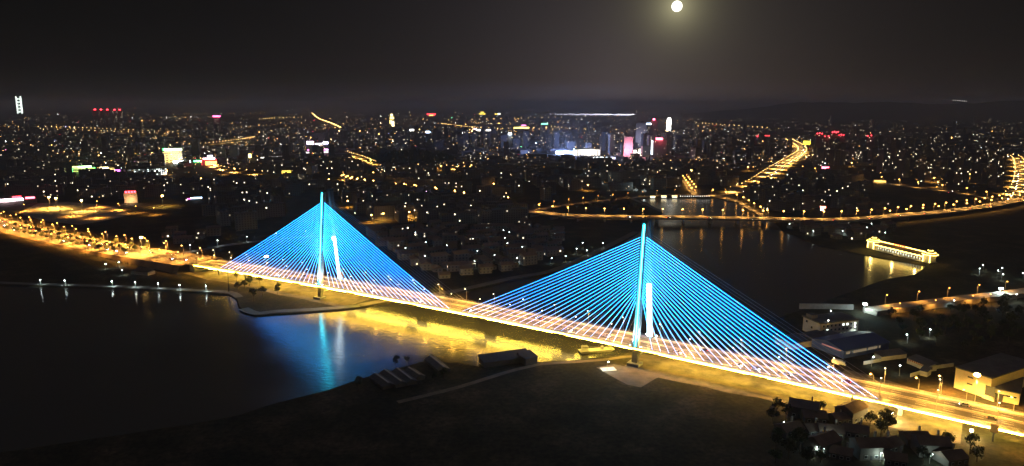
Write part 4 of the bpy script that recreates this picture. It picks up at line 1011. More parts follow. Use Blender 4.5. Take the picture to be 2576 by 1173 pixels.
# blue market hall with signs
c, W_, a = corner_box((2121, 903), (2235, 880), 24, 6); taken(c, 50)
hb_ = thing('market_hall', 'blue roofed market hall with pale yellow lettered panels along its front', 'building', c, a); hb_['_o'] = [0, 0, 0]
mb = MB(); mb.box((W_/2, 13, 0), (W_, 26, 5.4)); mb.build('wall', mat('blue_sheet', (.06, .10, .28), .6, .15, .5), hb_)
mb = MB(); mb.face([(-.6, -.8, 5.4), (W_+.6, -.8, 5.4), (W_+.6, 13, 8.4), (-.6, 13, 8.4)]); mb.face([(W_+.6, 26.8, 5.4), (-.6, 26.8, 5.4), (-.6, 13, 8.4), (W_+.6, 13, 8.4)]); mb.face([(-.6, 26.8, 5.4), (-.6, -.8, 5.4), (-.6, 13, 8.4)]); mb.face([(W_+.6, -.8, 5.4), (W_+.6, 26.8, 5.4), (W_+.6, 13, 8.4)]); mb.build('roof', mat('blue_roof', (.035, .06, .17), .5, .15, .5), hb_)
sgm = emit('sign_panel', (1, .78, .5), .22)
for x0, n in ((3, 2), (9.5, 7), (23, 5), (33, 1)):
    for i in range(n):
        q = MB(); q.box((min(x0+i*1.75, W_-1), -.12, 2.6), (1.4, .12, 1.7)); q.build('sign_panel', sgm, hb_)
q = MB(); q.box((-.12, 10, 4.3), (.14, 15, 1.0)); q.build('gable_sign', emit('rose_sign', (1, .4, .35), .35), hb_)
# delivery truck
c = G(2106, 917); tk = thing('box_truck', 'white box truck parked before the blue market hall', 'truck', c, R(-38)); tk['_o'] = [0, 0, 0]
mb = MB(); mb.box((0, 0, .9), (6.2, 2.3, 2.3)); mb.build('cargo_box', white_paint, tk)
mb = MB(); mb.hexa([(3.2, -1.05, .6), (5.1, -1.05, .6), (5.1, 1.05, .6), (3.2, 1.05, .6), (3.2, -1, 2.5), (4.6, -1, 2.5), (4.6, 1, 2.5), (3.2, 1, 2.5)]); mb.build('cab', white_paint, tk)
mb = MB(); mb.hexa([(4.72, -.9, 1.75), (5.02, -.95, 1.2), (5.06, .95, 1.2), (4.76, .9, 1.75), (4.66, -.9, 2.35), (4.7, -.9, 2.4), (4.7, .9, 2.4), (4.66, .9, 2.35)]); mb.build('windscreen', glassm, tk)
mb = MB(); mb.box((1, 0, .6), (8, .9, .3)); mb.build('chassis', darkmetal, tk)
for x in (-1.8, 3.9):
    for y in (-.95, .95): q = MB(); q.tube((x, y-.14, .45), (x, y+.14, .45), .45, n=10); q.build('wheel', tyre, tk)
# walled yard
def wall_run(label, pts, h, m=pale, name='yard_wall', th=.5, z=GZ):
    mb = MB(); P_ = [G(x, y, z) for x, y in pts]
    for a0, b0 in zip(P_, P_[1:]):
        n_ = Vector((-(b0-a0).y, (b0-a0).x, 0)).normalized()*th/2; up = Vector((0, 0, h)); mb.hexa([a0-n_, b0-n_, b0+n_, a0+n_]+[q+up for q in (a0-n_, b0-n_, b0+n_, a0+n_)])
    o = mb.build(name, m); tag(o, label, 'wall'); return o
wall_run('low pale yard wall running from the white lamp to the sheds', [(2172, 918), (2216, 910)], 2.2)
wall_run('long low yard wall leading to the pale warehouse', [(2290, 949), (2355, 928), (2398, 922)], 2.2)
def shed(label, C, Rr, depth, h, band=None, wallm=None, name='storage_shed', roofm=None):
    c, W_, a = corner_box(C, Rr, depth, h); t_ = thing(name, label, 'shed', c, a); t_['_o'] = [0, 0, 0]; taken(c, W_*.6)
    mb = MB(); mb.box((W_/2, depth/2, 0), (W_, depth, h)); mb.build('wall', wallm or pale, t_)
    mb = MB(); mb.face([(-.4, -.6, h), (W_+.4, -.6, h), (W_+.4, depth+.4, h+1.6), (-.4, depth+.4, h+1.6)]); mb.face([(-.4, depth+.4, h+1.6), (W_+.4, depth+.4, h+1.6), (W_+.4, depth+.4, h-.1), (-.4, depth+.4, h-.1)]); mb.build('roof', roofm or roof_dark, t_)
    if band:
        for i in range(band):
            q = MB(); q.box((W_*(.05+.9*(i+.5)/band), -.1, h*.62), (W_*.5/band, .12, h*.3)); q.build('sign_letter', mat('dull_red_paint', (.28, .05, .03), .7), t_)
    return t_
shed('shed with a row of dull red letters on its pale wall', (2281, 914), (2333, 936), 7, 3.6, 10)
shed('low pale shed closing the back of the walled yard', (2217, 909), (2280, 901), 6, 3.0)
shed('small pale gatehouse in the corner of the walled yard', (2313, 944), (2332, 949), 6, 3.2)
for i, (x, y, pw) in enumerate([(2192, 920, 1.0), (2262, 944, 1.3), (2152, 842, .6), (2282, 862, 1.2), (2338, 848, 1), (2206, 866, .4), (2545, 985, 1.2), (2572, 972, 1), (2483, 985, .7)]):
    lamp(P_yard, G(x, y+2), i*1.1, f'white yard lamp {("by the yard wall", "inside the walled yard", "at the office entrance", "by a lit track behind the market hall", "by trees behind the market hall", "at the corner of the blue hall", "behind the pale warehouse", "further behind the pale warehouse", "at the warehouse wing door")[i]}', 'white yard lamps of the lower bank')
# big pale warehouse
c, W_, a = corner_box((2399, 975), (2489, 1005), 46, 12.5); taken(c, 60)
wh = thing('warehouse', 'large pale yellow warehouse beside the bridge end, with a lower wing', 'building', c, a); wh['_o'] = [0, 0, 0]
whm = mat('warehouse_wall', (.55, .47, .30), .85, .14, .25)
mb = MB(); mb.box((W_/2, 24, 0), (W_, 48, 12.0)); mb.build('wall', whm, wh)
mb = MB(); mb.box((W_/2, 24, 12.0), (W_+.8, 48.8, .5)); mb.build('roof', roof_dark, wh)
for x, z, w_, h_ in ((8.5, 8.6, 3, .9), (8.5, 4.6, 3, .9), (19.5, 2.0, 5.2, 5.6)):
    q = MB(); q.box((x, -.05, z), (w_, .2, h_)); q.build('window', darkmetal, wh)
q = MB(); q.box((19.5, -.9, .1), (6.2, 1.8, 1.2)); q.build('loading_dock', concrete, wh)
c, W_, a = corner_box((2490, 1006), (2562, 1021), 30, 6)
ww = thing('warehouse_wing', 'low pale wing joined to the right end of the large warehouse', 'building', c, a); ww['_o'] = [0, 0, 0]
mb = MB(); mb.box((W_/2, 16, 0), (W_, 30, 6.4)); mb.build('wall', whm, ww)
mb = MB(); mb.box((W_/2, 16, 6.4), (W_+.6, 30.6, .4)); mb.build('roof', roof_dark, ww)
windows(ww, W_, 3.4, 4, 1, y=.98, w=2.6, h=1.0)
q = MB(); q.box((4, .9, .1), (3.6, .3, 4.2)); q.build('door', darkmetal, ww)
wall_run('pale retaining wall at the road before the warehouse', [(2460, 1022), (2520, 1038), (2600, 1056)], 2.0)
c = G(2512, 1041); sh_ = thing('bus_shelter', 'small flat roofed shelter at the road before the warehouse', 'shelter', c, a); sh_['_o'] = [0, 0, 0]
mb = MB(); mb.box((0, 0, 2.6), (7, 2.6, .25)); mb.build('roof', white_paint, sh_)
for x in (-3, 0, 3): q = MB(); q.box((x, .9, 0), (.18, .18, 2.6)); q.build('post', steel, sh_)
mb = MB(); mb.box((0, 1.0, .4), (5.6, .06, 1.9)); mb.build('back_panel', pale, sh_)
# grey river wall and floodlight masts
wall_run('long grey river wall left of the white floodlight', [(2011, 777), (2080, 777), (2146, 779)], 4.2, mat('sea_wall', (.28, .27, .26), .85, .2, .3), 'river_wall', 1.6)
wall_run('grey river wall continuing past the floodlight to the orange lamps', [(2172, 785), (2200, 781), (2242, 777)], 3.6, MATS['sea_wall'], 'river_wall', 1.6)
for x, y, lab in ((2174, 789, 'white floodlight mast on the river wall, glaring towards the water'), (2515, 748, 'white floodlight mast glaring above the wall road near the frame edge')):
    p = G(x, y); t_ = thing('floodlight_mast', lab, 'floodlight', p); t_['_o'] = [0, 0, 0]
    q = MB(); q.tube((0, 0, 0), (0, 0, 7.2), .2, .12); q.box((0, 0, 7.0), (2.6, .3, .3)); q.build('mast', steel, t_)
    q = MB(); q.box((-.8, -.3, 7.2), (1.3, .5, 1.1)); q.box((.8, -.3, 7.2), (1.3, .5, 1.1)); q.build('lamp_panel', emit('cold_flood', (.8, 1, .96), 70), t_)
    put_light(point('flood_light', (.75, 1, .95), 12000, .8), (0, -1.4, 7.4), None, t_, 'flood_light')
# roadside cabinet standing at the bridge edge
p = BP(331, -1.0, -4.6); cbn = thing('sign_gantry', 'dark square sign box on a post interrupting the bridge edge light', 'sign', p, -BA); cbn['_o'] = [0, 0, 0]
q = MB(); q.box((0, 0, 2.4), (3.4, 1.0, 4.0)); q.build('sign_box', mat('brown_box', (.16, .10, .05), .8), cbn)
q = MB(); q.box((0, 0, p.z*-1+GZ), (.8, .8, p.z-GZ+2.4)); q.build('post', darkmetal, cbn)
# floodlights under the bridge end
for s, lab in ((287, 'glaring warm floodlight by the pier below the last cable'), (322, 'glaring warm floodlight on the ground before the sign box')):
    p = BP(s, -1.6); p.z = GZ; t_ = thing('ground_floodlight', lab, 'floodlight', p); t_['_o'] = [0, 0, 0]
    q = MB(); q.tube((0, 0, 0), (0, 0, 3.2), .12); q.build('post', steel, t_)
    q = MB(); q.box((0, 0, 3.2), (1.2, .9, .8)); q.build('lamp_head', emit('warm_flood', (1, .85, .5), 60), t_)
    put_light(point('ground_flood', (1, .70, .25), 26000, .5), (0, -1.2, 3.0), None, t_, 'flood_light')

# ---------------------------------------------------------------- near bank: long barn, row of sheds, barge for a sloping pier, white pad for a lamplit patch
shed('long low boathouse roof on the near bank, end towards the bridge', (1218, 926), (1338, 909), 11, 3.4, wallm=mat('weathered_wall', (.09, .08, .07), .9, .2, .2), name='boathouse', roofm=mat('grey_roof', (.05, .048, .045), .85, .25, .3))
shed('square dark shed with an open end between boathouse and bridge', (1322, 920), (1352, 913), 9, 4.4, wallm=MATS['weathered_wall'], name='boat_shed', roofm=MATS['grey_roof'])
for i, ((x0, y0), (x1, y1)) in enumerate((((943, 953), (978, 978)), ((968, 944), (1010, 974)), ((999, 940), (1036, 969)), ((1028, 938), (1056, 957)), ((1082, 908), (1118, 938)))):
    p0, p1 = G(x0, y0), G(x1, y1); d = p1-p0; a = math.atan2(d.y, d.x)
    t_ = thing('greenhouse', f'long narrow greenhouse with a pale ridge on the near bank, {nth(i+1)} from the water tip', 'greenhouse', (p0+p1)/2, a, 'greenhouses on the near bank'); t_['_o'] = [0, 0, 0]; taken((p0+p1)/2, 12)
    q = MB(); q.gable((0, 0, 0), (d.length, 7, 1), 0, 2.0, 3.6, 0, 1); q.build('frame', [MATS['weathered_wall'], roof_dark], t_)
    q = MB(); q.box((0, 0, 3.62), (d.length, 1.1, .25)); q.build('ridge', concrete, t_)
bg = thing('pier_standin_barge', 'barge with a cabin standing in for a sloping pier under the bridge', 'boat', G(1500, 884, 0), R(12)); bg['_o'] = [0, 0, 0]  # barge shape put in place of the sloping pier
q = MB(); q.hexa([(-11, -3, -.3), (9, -3, -.3), (9, 3, -.3), (-11, 3, -.3), (-12, -3.4, 1.2), (12, -3.2, 1.5), (12, 3.2, 1.5), (-12, 3.4, 1.2)]); q.build('hull', mat('barge_paint', (.3, .29, .22), .6, .2, .8), bg)
q = MB(); q.box((-8, 0, 1.25), (4, 4, 2.6)); q.build('cabin', white_paint, bg); q = MB(); q.box((-8, 0, 3.85), (4.6, 4.6, .2)); q.build('cabin_roof', roof_dark, bg)
q = MB(); q.tube((4, 0, 1.4), (4, 0, 6), .12); q.box((4, 0, 1.35), (1.6, 1.6, 2)); q.build('mast', steel, bg)
for y in (-3.1, 3.1): q = MB(); q.tube((-6, y, 2.2), (11, y, 2.4), .05); [q.tube((x, y, 1.3), (x, y, 2.3), .04) for x in range(-6, 12, 3)]; q.build('rail', steel, bg)
p = G(1530, 929); q = MB(); q.box((0, 0, 0), (9, 6, .12)); o = q.build('lit_patch_pad', white_paint); o.location = p; o.rotation_euler = (0, 0, .2); tag(o, 'pale pad added for the lamplit patch of bare bank by the pylon foot', 'pad')  # white pad stands for a pool of lamplight on the ground
lamp(P_yard, G(1527, 936), 0.6, 'small work lamp beside the pale pad below the second pylon', 'white yard lamps of the lower bank')
q = MB(); pts = [G(x, y, GZ+.03) for x, y in [(1500, 925), (1545, 916), (1590, 926), (1640, 935), (1690, 940), (1650, 952), (1612, 975), (1578, 968), (1548, 952)]]; q.face(pts[::-1]); struct(q.build('bare_soil', mat('sandy_soil', (.15, .115, .08), .95, .35, .15)))
def apron(s0, s1, o0, o1, seed):
    mb = MB(); a_, b_ = [], []
    for i in range(int((s1-s0)/6)+1):
        s = s0+i*6; e0 = o0+5*noise.noise((s*.03, seed, 0))+2*noise.noise((s*.2, seed, 4)); e1 = o1+4*noise.noise((s*.03, seed, 7))
        p, q = BP(s, e0), BP(s, e1); p.z = q.z = GZ+.022+seed*.004; a_.append(p); b_.append(q)
    for i in range(len(a_)-1):
        if any(inside((v.x, v.y), riv) for v in (a_[i], a_[i+1], b_[i], b_[i+1])): continue
        mb.face((a_[i], a_[i+1], b_[i+1], b_[i]))
    struct(mb.build('bare_ground', mat('pale_gravel', (.13, .105, .075), .95, .65, .10)))
apron(120, 320, -11, 32, 1); apron(-322, -100, -9, 30, 2)
for pp in ([(1360, 916), (1440, 911), (1520, 905), (1590, 897), (1660, 905)], [(1000, 1012), (1150, 975), (1280, 935), (1360, 916)], [(1640, 935), (1750, 950), (1900, 985), (2060, 1020)]):
    road(pp, 4, .8, name='track', m=MATS['sandy_soil'])
# dark mast on the promenade corner
p = G(576, 733); q = MB(); q.tube((0, 0, 0), (0, 0, 21), .35, .2, 8); q.box((0, 0, 20.6), (1.6, .5, .5)); q.box((0, 0, 0), (1.4, 1.4, .8)); o = q.build('mast', darkmetal); o.location = p; tag(o, 'tall unlit dark mast at the corner of the waterside promenade', 'mast')
lamp(P_mast, G(672, 690), 0, 'brilliant mast lamp seen through the cables left of the first pylon', 'tall mast lamps')
# playground lights and small house on the dark bank behind the promenade
for i, (x, y) in enumerate(((266, 677), (298, 672), (308, 692))): lamp(P_prom, G(x, y), i, f'small white lamp on the dark bank behind the promenade, {nth(i+1)} from the outer side', 'lamps on the dark bank behind the promenade', 'lamp post')
shed('low pale roof on the dark bank below the junction', (330, 690), (372, 694), 9, 3.2, name='garden_shed', roofm=MATS['grey_roof'])

# ---------------------------------------------------------------- houses: gabled, copied
def house_proto(w_, d_, h_, seed, parts):
    t_ = thing('house', 'x', 'house'); r = random.Random(seed)
    q = MB(); q.box((0, 0, 0), (w_, d_, h_)); q.build('wall', w_house if not parts else mat('plaster', (.11, .10, .09), .9, .12, .5), t_)
    q = MB(); a, b_ = w_/2+.5, d_/2+.5; hr = h_+d_*.28
    q.face([(-a, -b_, h_), (a, -b_, h_), (a, 0, hr), (-a, 0, hr)]); q.face([(a, b_, h_), (-a, b_, h_), (-a, 0, hr), (a, 0, hr)]); q.face([(-a, b_, h_), (-a, -b_, h_), (-a, 0, hr)]); q.face([(a, -b_, h_), (a, b_, h_), (a, 0, hr)])
    rf = q.build('roof', roof_tile, t_)
    if parts:
        q = MB(); q.box((w_*.25, d_*.2, h_+.6), (.8, .8, d_*.28+1.2)); q.build('chimney', concrete, rf)
        for x in (-.3, .05, .36):
            q = MB(); q.box((x*w_, -d_/2-.03, 1.0), (1.5, .14, 1.4)); wf = q.build('window', white_paint, t_); q = MB(); q.box((x*w_, -d_/2-.12, 1.1), (1.3, .06, 1.2)); q.build('pane', glassm, wf)
        q = MB(); q.box((-.12*w_, -d_/2-.04, 0), (1.1, .14, 2.2)); q.build('door', darkmetal, t_)
    reg(t_); return t_
HN = [house_proto(11, 9, 3.4, 1, True), house_proto(14, 10, 6.2, 2, True), house_proto(9, 8, 3.2, 3, True)]
HF = [house_proto(12, 9, 6.4, 4, False), house_proto(16, 10, 9.6, 5, False), house_proto(10, 9, 3.4, 6, False), house_proto(20, 10, 6.4, 7, False)]
usedh = set()
def house(o, p, rz, label, group):
    if o.name in usedh: o = dup(o, p, rz, label, group)
    else: usedh.add(o.name); o.location = p; o.rotation_euler = (0, 0, rz); o['label'] = label; o['group'] = group
    taken(p, 8); return o
near_h = [(2021, 1046, 1), (2046, 1058, 0), (2110, 1062, 2), (2140, 1052, 1), (2088, 1095, 0), (2045, 1090, 2), (2068, 1135, 1), (2150, 1095, 0), (2185, 1145, 1), (2230, 1130, 0), (2250, 1165, 2), (2300, 1112, 0), (1985, 1090, 0), (2115, 1150, 2), (2340, 1140, 1), (2390, 1162, 0)]
for i, (x, y, k) in enumerate(near_h): house(HN[k], G(x, y), (i*.37) % 1.2-.5, f'dark {("bungalow", "two-storey house", "cottage")[k]} among trees below the bridge end, {nth(i+1)} of the hamlet', 'houses of the hamlet below the bridge')
for i, (x, y, pw) in enumerate([(1966, 1080, 1), (2084, 1108, 1), (2056, 1147, 1), (2076, 1150, 1), (2195, 1133, 1), (2214, 1158, 1), (2338, 1162, 1), (2020, 1050, 1), (2168, 1018, 0)]):
    lamp(P_ham, G(x, y+4), i*.9, f'white yard lamp lighting trees in the hamlet below the bridge end, {nth(i+1)} of its set', 'yard lamps of the hamlet')
for x0, y0, n, ext in ((2100, 1120, 46, 1),):
    for p in scatter([(1930, 1045), (2030, 1030), (2180, 1060), (2420, 1130), (2500, 1170), (1950, 1170)], 60, 7): tree(p, 'in the hamlet below the bridge end', 'trees of the hamlet')
for p in scatter([(590, 705), (700, 722), (720, 740), (640, 760), (590, 745)], 10, 8): tree(p, 'on the bank by the first pylon', 'trees by the first pylon')
for p in scatter([(2240, 800), (2400, 782), (2560, 770), (2576, 850), (2420, 890), (2300, 870)], 46, 9): tree(p, 'in the dark grove below the wall road', 'trees of the dark grove')
for p in scatter([(1060, 905), (1150, 900), (1215, 918), (1180, 945), (985, 985), (870, 990), (930, 948)], 26, 7): tree(p, 'on the near bank around the greenhouses', 'trees on the near bank', None, .7)
for p in scatter([(1440, 520), (1560, 505), (1650, 530), (1600, 542), (1450, 540)], 16, 12): tree(p, 'before the lakeside street', 'trees before the lake')

# ---------------------------------------------------------------- town: houses, apartment blocks, towers; then the far city as one mass
r2 = random.Random(11)
def block_proto(name, w_, d_, h_, m, tower=False):
    q = MB(); q.box((0, 0, 0), (w_, d_, h_)); q.box((0, 0, h_), (w_+.3, d_+.3, .7), 0, 1); q.box((w_*.22, 0, h_+.7), (4, 4, 2.6), 0, 1)
    if not tower: q.box((-w_*.25, 0, h_+.7), (4, 4, 2.6), 0, 1)
    return q.build(name, [m, roof_dark])
AP = [block_proto('apartment_block', 34, 12, 18.6, w_apart), block_proto('apartment_block', 48, 12, 15.5, w_apart), block_proto('apartment_block', 26, 13, 21.7, w_apart), block_proto('apartment_block', 60, 13, 18.6, w_apart)]
TW = [block_proto('tower_block', 24, 16, 40, w_tower, True), block_proto('tower_block', 20, 18, 54, w_tower, True), block_proto('tower_block', 30, 15, 33, w_tower, True), block_proto('tower_block', 18, 18, 63, w_tower, True)]
usedb = set()
def block(o, p, rz, label, cat, group, sc_=1.0):
    if o.name in usedb: o = dup(o, p, rz)
    usedb.add(o.name); o.location = p; o.rotation_euler = (0, 0, rz); o['label'] = label; o['category'] = cat; o['group'] = group; taken(p, 14); return o
AN = ['mid-length', 'long low', 'short tall', 'very long']
def district(poly, n, mind, protos, nm, where, cat, group, a0):
    P_ = sorted(scatter(poly, n, mind, r=r2), key=lambda p: p.x/p.y); cnt = {}
    for p in P_:
        k = r2.randrange(len(protos)); cnt[k] = cnt.get(k, 0)+1
        block(protos[k], p, a0+r2.choice((0, 0, math.pi/2))+r2.uniform(-.08, .08), f'{nm[k]} block {where}, {nth(cnt[k])} of that form', cat, group)
DA = 'apartment block'
district([(560, 462), (700, 455), (860, 462), (990, 480), (940, 540), (800, 480), (700, 530), (600, 590), (520, 560)], 42, 26, AP, AN, 'in the dark quarter behind the first pylon', DA, 'apartment blocks behind the first pylon', .5)
district([(900, 490), (1080, 500), (1280, 530), (1330, 552), (1220, 570), (1060, 560), (900, 545)], 42, 26, AP, AN, 'near the long station hall', DA, 'apartment blocks near the station', .3)
district([(860, 420), (1100, 434), (1340, 440), (1500, 470), (1400, 505), (1180, 492), (900, 458)], 50, 38, AP, AN, 'above the amber town road', DA, 'apartment blocks above the town road', .2)
district([(0, 450), (200, 445), (520, 460), (560, 490), (350, 500), (0, 495)], 42, 34, AP, AN, 'behind the bright square', DA, 'apartment blocks behind the square', .4)
district([(0, 375), (180, 395), (180, 430), (0, 445)], 26, 45, AP, AN, 'at the far edge beside the green hall', DA, 'apartment blocks by the green hall', .1)
district([(540, 410), (760, 410), (860, 405), (860, 450), (640, 440)], 26, 45, AP, AN, 'below the shopping street', DA, 'apartment blocks below the shopping street', .1)
district([(1420, 410), (1640, 420), (1830, 420), (1840, 470), (1700, 480), (1560, 480)], 36, 40, AP, AN, 'between the bright centre and the lake', DA, 'apartment blocks between centre and lake', .3)
district([(1860, 490), (1990, 432), (2200, 462), (2180, 500), (2100, 530), (1950, 535), (1900, 515)], 34, 30, AP, AN, 'below the road under the towers', DA, 'apartment blocks below the tower road', .6)
district([(2040, 410), (2200, 385), (2420, 385), (2530, 410), (2530, 480), (2300, 462)], 40, 50, TW, ['mid-height tower', 'high tower', 'broad tower', 'slim high tower'], 'between avenue and edge road', 'tower block', 'towers between the two bright roads', .3)
district([(700, 350), (900, 345), (1100, 352), (1360, 365), (1360, 385), (1150, 380), (900, 372), (720, 372)], 60, 48, TW, ['mid-height tower', 'high tower', 'broad tower', 'slim high tower'], 'in the hazy belt left of the centre', 'tower block', 'towers left of the centre', .1)
district([(1330, 350), (1560, 350), (1760, 365), (1900, 390), (1800, 402), (1680, 402), (1380, 378)], 56, 44, TW, ['mid-height tower', 'high tower', 'broad tower', 'slim high tower'], 'in the bright hazy centre', 'tower block', 'towers of the centre', .2)
def hdistrict(poly, n, mind, where, group, a0):
    P_ = sorted(scatter(poly, n, mind, r=r2), key=lambda p: p.x/p.y); cnt = {}
    for p in P_:
        k = r2.randrange(4); cnt[k] = cnt.get(k, 0)+1
        house(HF[k], p, a0+r2.choice((0, 0, 0, math.pi/2))+r2.uniform(-.2, .2), f'{("two-storey", "three-storey", "single-storey", "long two-storey")[k]} dark house {where}, {nth(cnt[k])} of its form', group)
hdistrict([(930, 590), (1060, 575), (1330, 570), (1420, 590), (1400, 640), (1260, 690), (1100, 700), (1000, 640)], 120, 16, 'in the village between the pylons', 'houses of the village between the pylons', .4)
hdistrict([(2120, 505), (2230, 515), (2240, 535), (2120, 545)], 10, 18, 'by the upstream bridge end', 'houses by the upstream bridge', .2)
hdistrict([(1975, 570), (2100, 575), (2240, 580), (2200, 605), (2080, 600)], 22, 17, 'on the far shore near the covered bridge', 'houses near the covered bridge', .3)
hdistrict([(380, 590), (520, 575), (560, 590), (470, 615)], 8, 20, 'in the field behind the junction', 'houses behind the junction', .3)
# white yard lamps in the village and the dark quarters
for reg_, n, nm in (([(1000, 580), (1330, 575), (1420, 595), (1340, 660), (1140, 690), (1020, 640)], 34, 'in the village between the pylons'), ([(1960, 568), (2230, 575), (2240, 600), (2080, 605)], 16, 'on the far shore near the covered bridge'), ([(2440, 675), (2576, 700), (2576, 720), (2470, 700)], 6, 'on the bank path at the frame edge'), ([(1330, 690), (1560, 640), (1520, 600), (1420, 640)], 6, 'on the levee beyond the bridge')):
    for i, p in enumerate(sorted(scatter(reg_, n, 14, avoid=False, r=r2), key=lambda p: p.x/p.y)): lamp(P_yard, p, r2.random()*6, f'white yard lamp {nm}, {nth(i+1)} along it', 'scattered white yard lamps', 'yard lamp')

pq = pdir(2415, 252.6); pq = Vector((0, 0, CAMZ))+pq*(8700/pq.y)
t_ = thing('crest_station', 'small unlit station hall on the dark hill crest with a slanting row of white lamps', 'building', pq-Vector((0, 0, 14)), facing(pq)); t_['_o'] = [0, 0, 0]
q = MB(); q.box((0, 12, -12), (150, 20, 24)); q.build('wall', w_far, t_)
for i in range(7): q = MB(); q.octa((-66+i*22, 0, 14-i*1.9), 4.4); q.build('roof_lamp', glow((1, .9, .82), 4), t_)
for i, (x, y) in enumerate([(873, 522), (1000, 546), (937, 560), (978, 545), (1060, 547), (962, 556), (1278, 513), (884, 462), (829, 464), (646, 486), (1110, 540), (1030, 552), (905, 530), (1180, 548), (720, 466), (1236, 520)]):
    lamp(P_town, G(x, y), i*1.3, f'amber lamp glowing between the dark blocks near the station hall, {nth(i+1)} of its set', 'amber lamps between the dark blocks')
TP = [(60, 455), (150, 460), (320, 470), (505, 462), (300, 455), (560, 440), (590, 436), (1090, 432), (1110, 428), (1150, 430), (1185, 426), (1330, 446), (1420, 470), (1240, 476), (1010, 450), (940, 446), (1660, 470), (1740, 440), (1880, 430), (1560, 425), (1480, 480), (2350, 460), (2360, 472), (2340, 448), (2440, 450), (2250, 420), (2140, 420), (420, 440), (250, 400), (130, 372), (60, 376), (410, 372)]
for i, (x, y) in enumerate(sorted(TP)): lamp(P_town, G(x, y), i*.7, f'single amber lamp among the dark blocks of the wider town, {nth(i+1)} along the skyline', 'single amber lamps of the wider town')
# remaining far street lamps and the far city: nobody could count them
mb = MB()
for i, (p, s) in enumerate(FARP):
    k = mpp(p); q = p+Vector((0, 0, 10)); mb.octa(q, .72*k*r2.uniform(.6, 1.2), m=0)
o = mb.build('distant_street_lights', emit('far_street_glow', (1, .55, .16), 16)); struct(o, 'stuff')
DARK = [[(930, 380), (1130, 378), (1150, 412), (1010, 425), (920, 400)], [(2140, 505), (2330, 490), (2510, 512), (2300, 535), (2160, 540)], [(380, 530), (640, 515), (700, 560), (640, 600), (420, 600)], [(1430, 550), (1650, 552), (1560, 600), (1430, 640)]]
PAL = [((1, .93, .82), 9), ((.85, .95, 1), 9), ((1, .44, .09), 12), ((1, .66, .3), 10), ((1, .03, .05), 10), ((.25, .35, 1), 9), ((.15, 1, .4), 7), ((1, .2, .65), 7)]
PW = [.2, .13, .38, .21, .045, .015, .01, .01]
LB = [MB() for _ in range(24)]; LV = (.5, 1.8, 6.0)
r3 = random.Random(23); n = 0
def lit_density(x, y):
    if y < 285: d = .10
    elif y < 310: d = .38
    elif y < 410: d = .85
    elif y < 440: d = .7
    elif y < 500: d = .30
    else: d = .13
    cx = math.exp(-((x-1500)/420)**2)*math.exp(-((y-360)/55)**2)
    if y < 300 and (x < 60 or x > 1950): d *= .12
    if y < 330 and x > 2000: d *= .1
    if x > 2100 and y < 400: d *= .55
    return min(1, d+cx*.5)
def put_city(x, y, w_, size=1.0):
    if not (-20 < x < 2596 and 268 < y < 556): return False
    if any(inside((x, y), d) for d in DARK): return False
    if r3.random() > 1.25*lit_density(x, y): return False
    p = G(x, y, GZ)
    if inside((p.x, p.y), riv) or p.y > 26000 or (p.y > 5200 and math.atan2(p.x, p.y) > .25): return False
    k = mpp(p); q = p+Vector((0, 0, 3+r3.random()*12)); i = r3.choices(range(8), w_)[0]
    sz = k*min(1.35, size*.31*math.exp(r3.gauss(0, .4))); LB[i*3+r3.choices(range(3), (.46, .38, .16) if y < 425 else (.66, .3, .04))[0]].octa(q, sz, sz*.9); return True
WHITE_W = [.42, .3, .12, .14, .01, 0, .01, 0]; AMBER_W = [.05, .03, .6, .3, .02, 0, 0, 0]
for c_ in range(210):                                     # neighbourhoods of one mood
    cx_, cy_ = r3.uniform(0, 2576), 275+240*r3.random()**1.25; sx_, sy_ = r3.uniform(12, 60), r3.uniform(2, 9); w_ = r3.choice((WHITE_W, AMBER_W, PW, PW, AMBER_W)); z_ = r3.uniform(.7, 1.5)
    for i in range(int(r3.uniform(4, 17))): n += put_city(r3.gauss(cx_, sx_), r3.gauss(cy_, sy_), w_, z_)
for c_ in range(130):                                      # streets
    x, y = r3.uniform(0, 2576), 278+200*r3.random()**1.1; p = G(x, y, GZ); an_ = r3.choice((.15, .25, 1.7, 1.85, 2.6, .8))+r3.uniform(-.1, .1); stp = r3.uniform(28, 45)*(1+p.y/4000); w_ = AMBER_W if r3.random() < .75 else WHITE_W
    for i in range(int(r3.uniform(6, 22))):
        q = p+Vector((math.cos(an_), math.sin(an_), 0))*stp*i; c, s_ = math.cos(PITCH), math.sin(PITCH); v = q-Vector((0, 0, CAMZ)); d = v.y*c-v.z*s_; u = v.y*s_+v.z*c
        n += put_city(1288+FP*v.x/d, 586.5-FP*u/d, w_, 1.15)
while n < 3300: n += put_city(r3.uniform(-20, 2596), 268+abs(r3.random()**1.1)*160, PW, .8)
lights_m = [emit('city_light_%d_%d' % (i, j), c, s*v) for i, (c, s) in enumerate(PAL) for j, v in enumerate(LV)]
mb = MB()
for i, b_ in enumerate(LB):
    k = len(mb.v); mb.v += b_.v; mb.f += [tuple(j+k for j in f) for f in b_.f]; mb.m += [i]*len(b_.f)
o2 = mb.build('distant_city_lights', lights_m); struct(o2, 'stuff')
FARL_O = o; pl_fs = down('far_street_light', (1, .50, .10), 420000, 1)
for p, s_ in FARP[::3]:
    lo = bpy.data.objects.new('far_street_light', pl_fs); COL.objects.link(lo); lo.parent = FARL_O; lo.location = p+Vector((0, 0, 9))
mb = MB(); c = 0
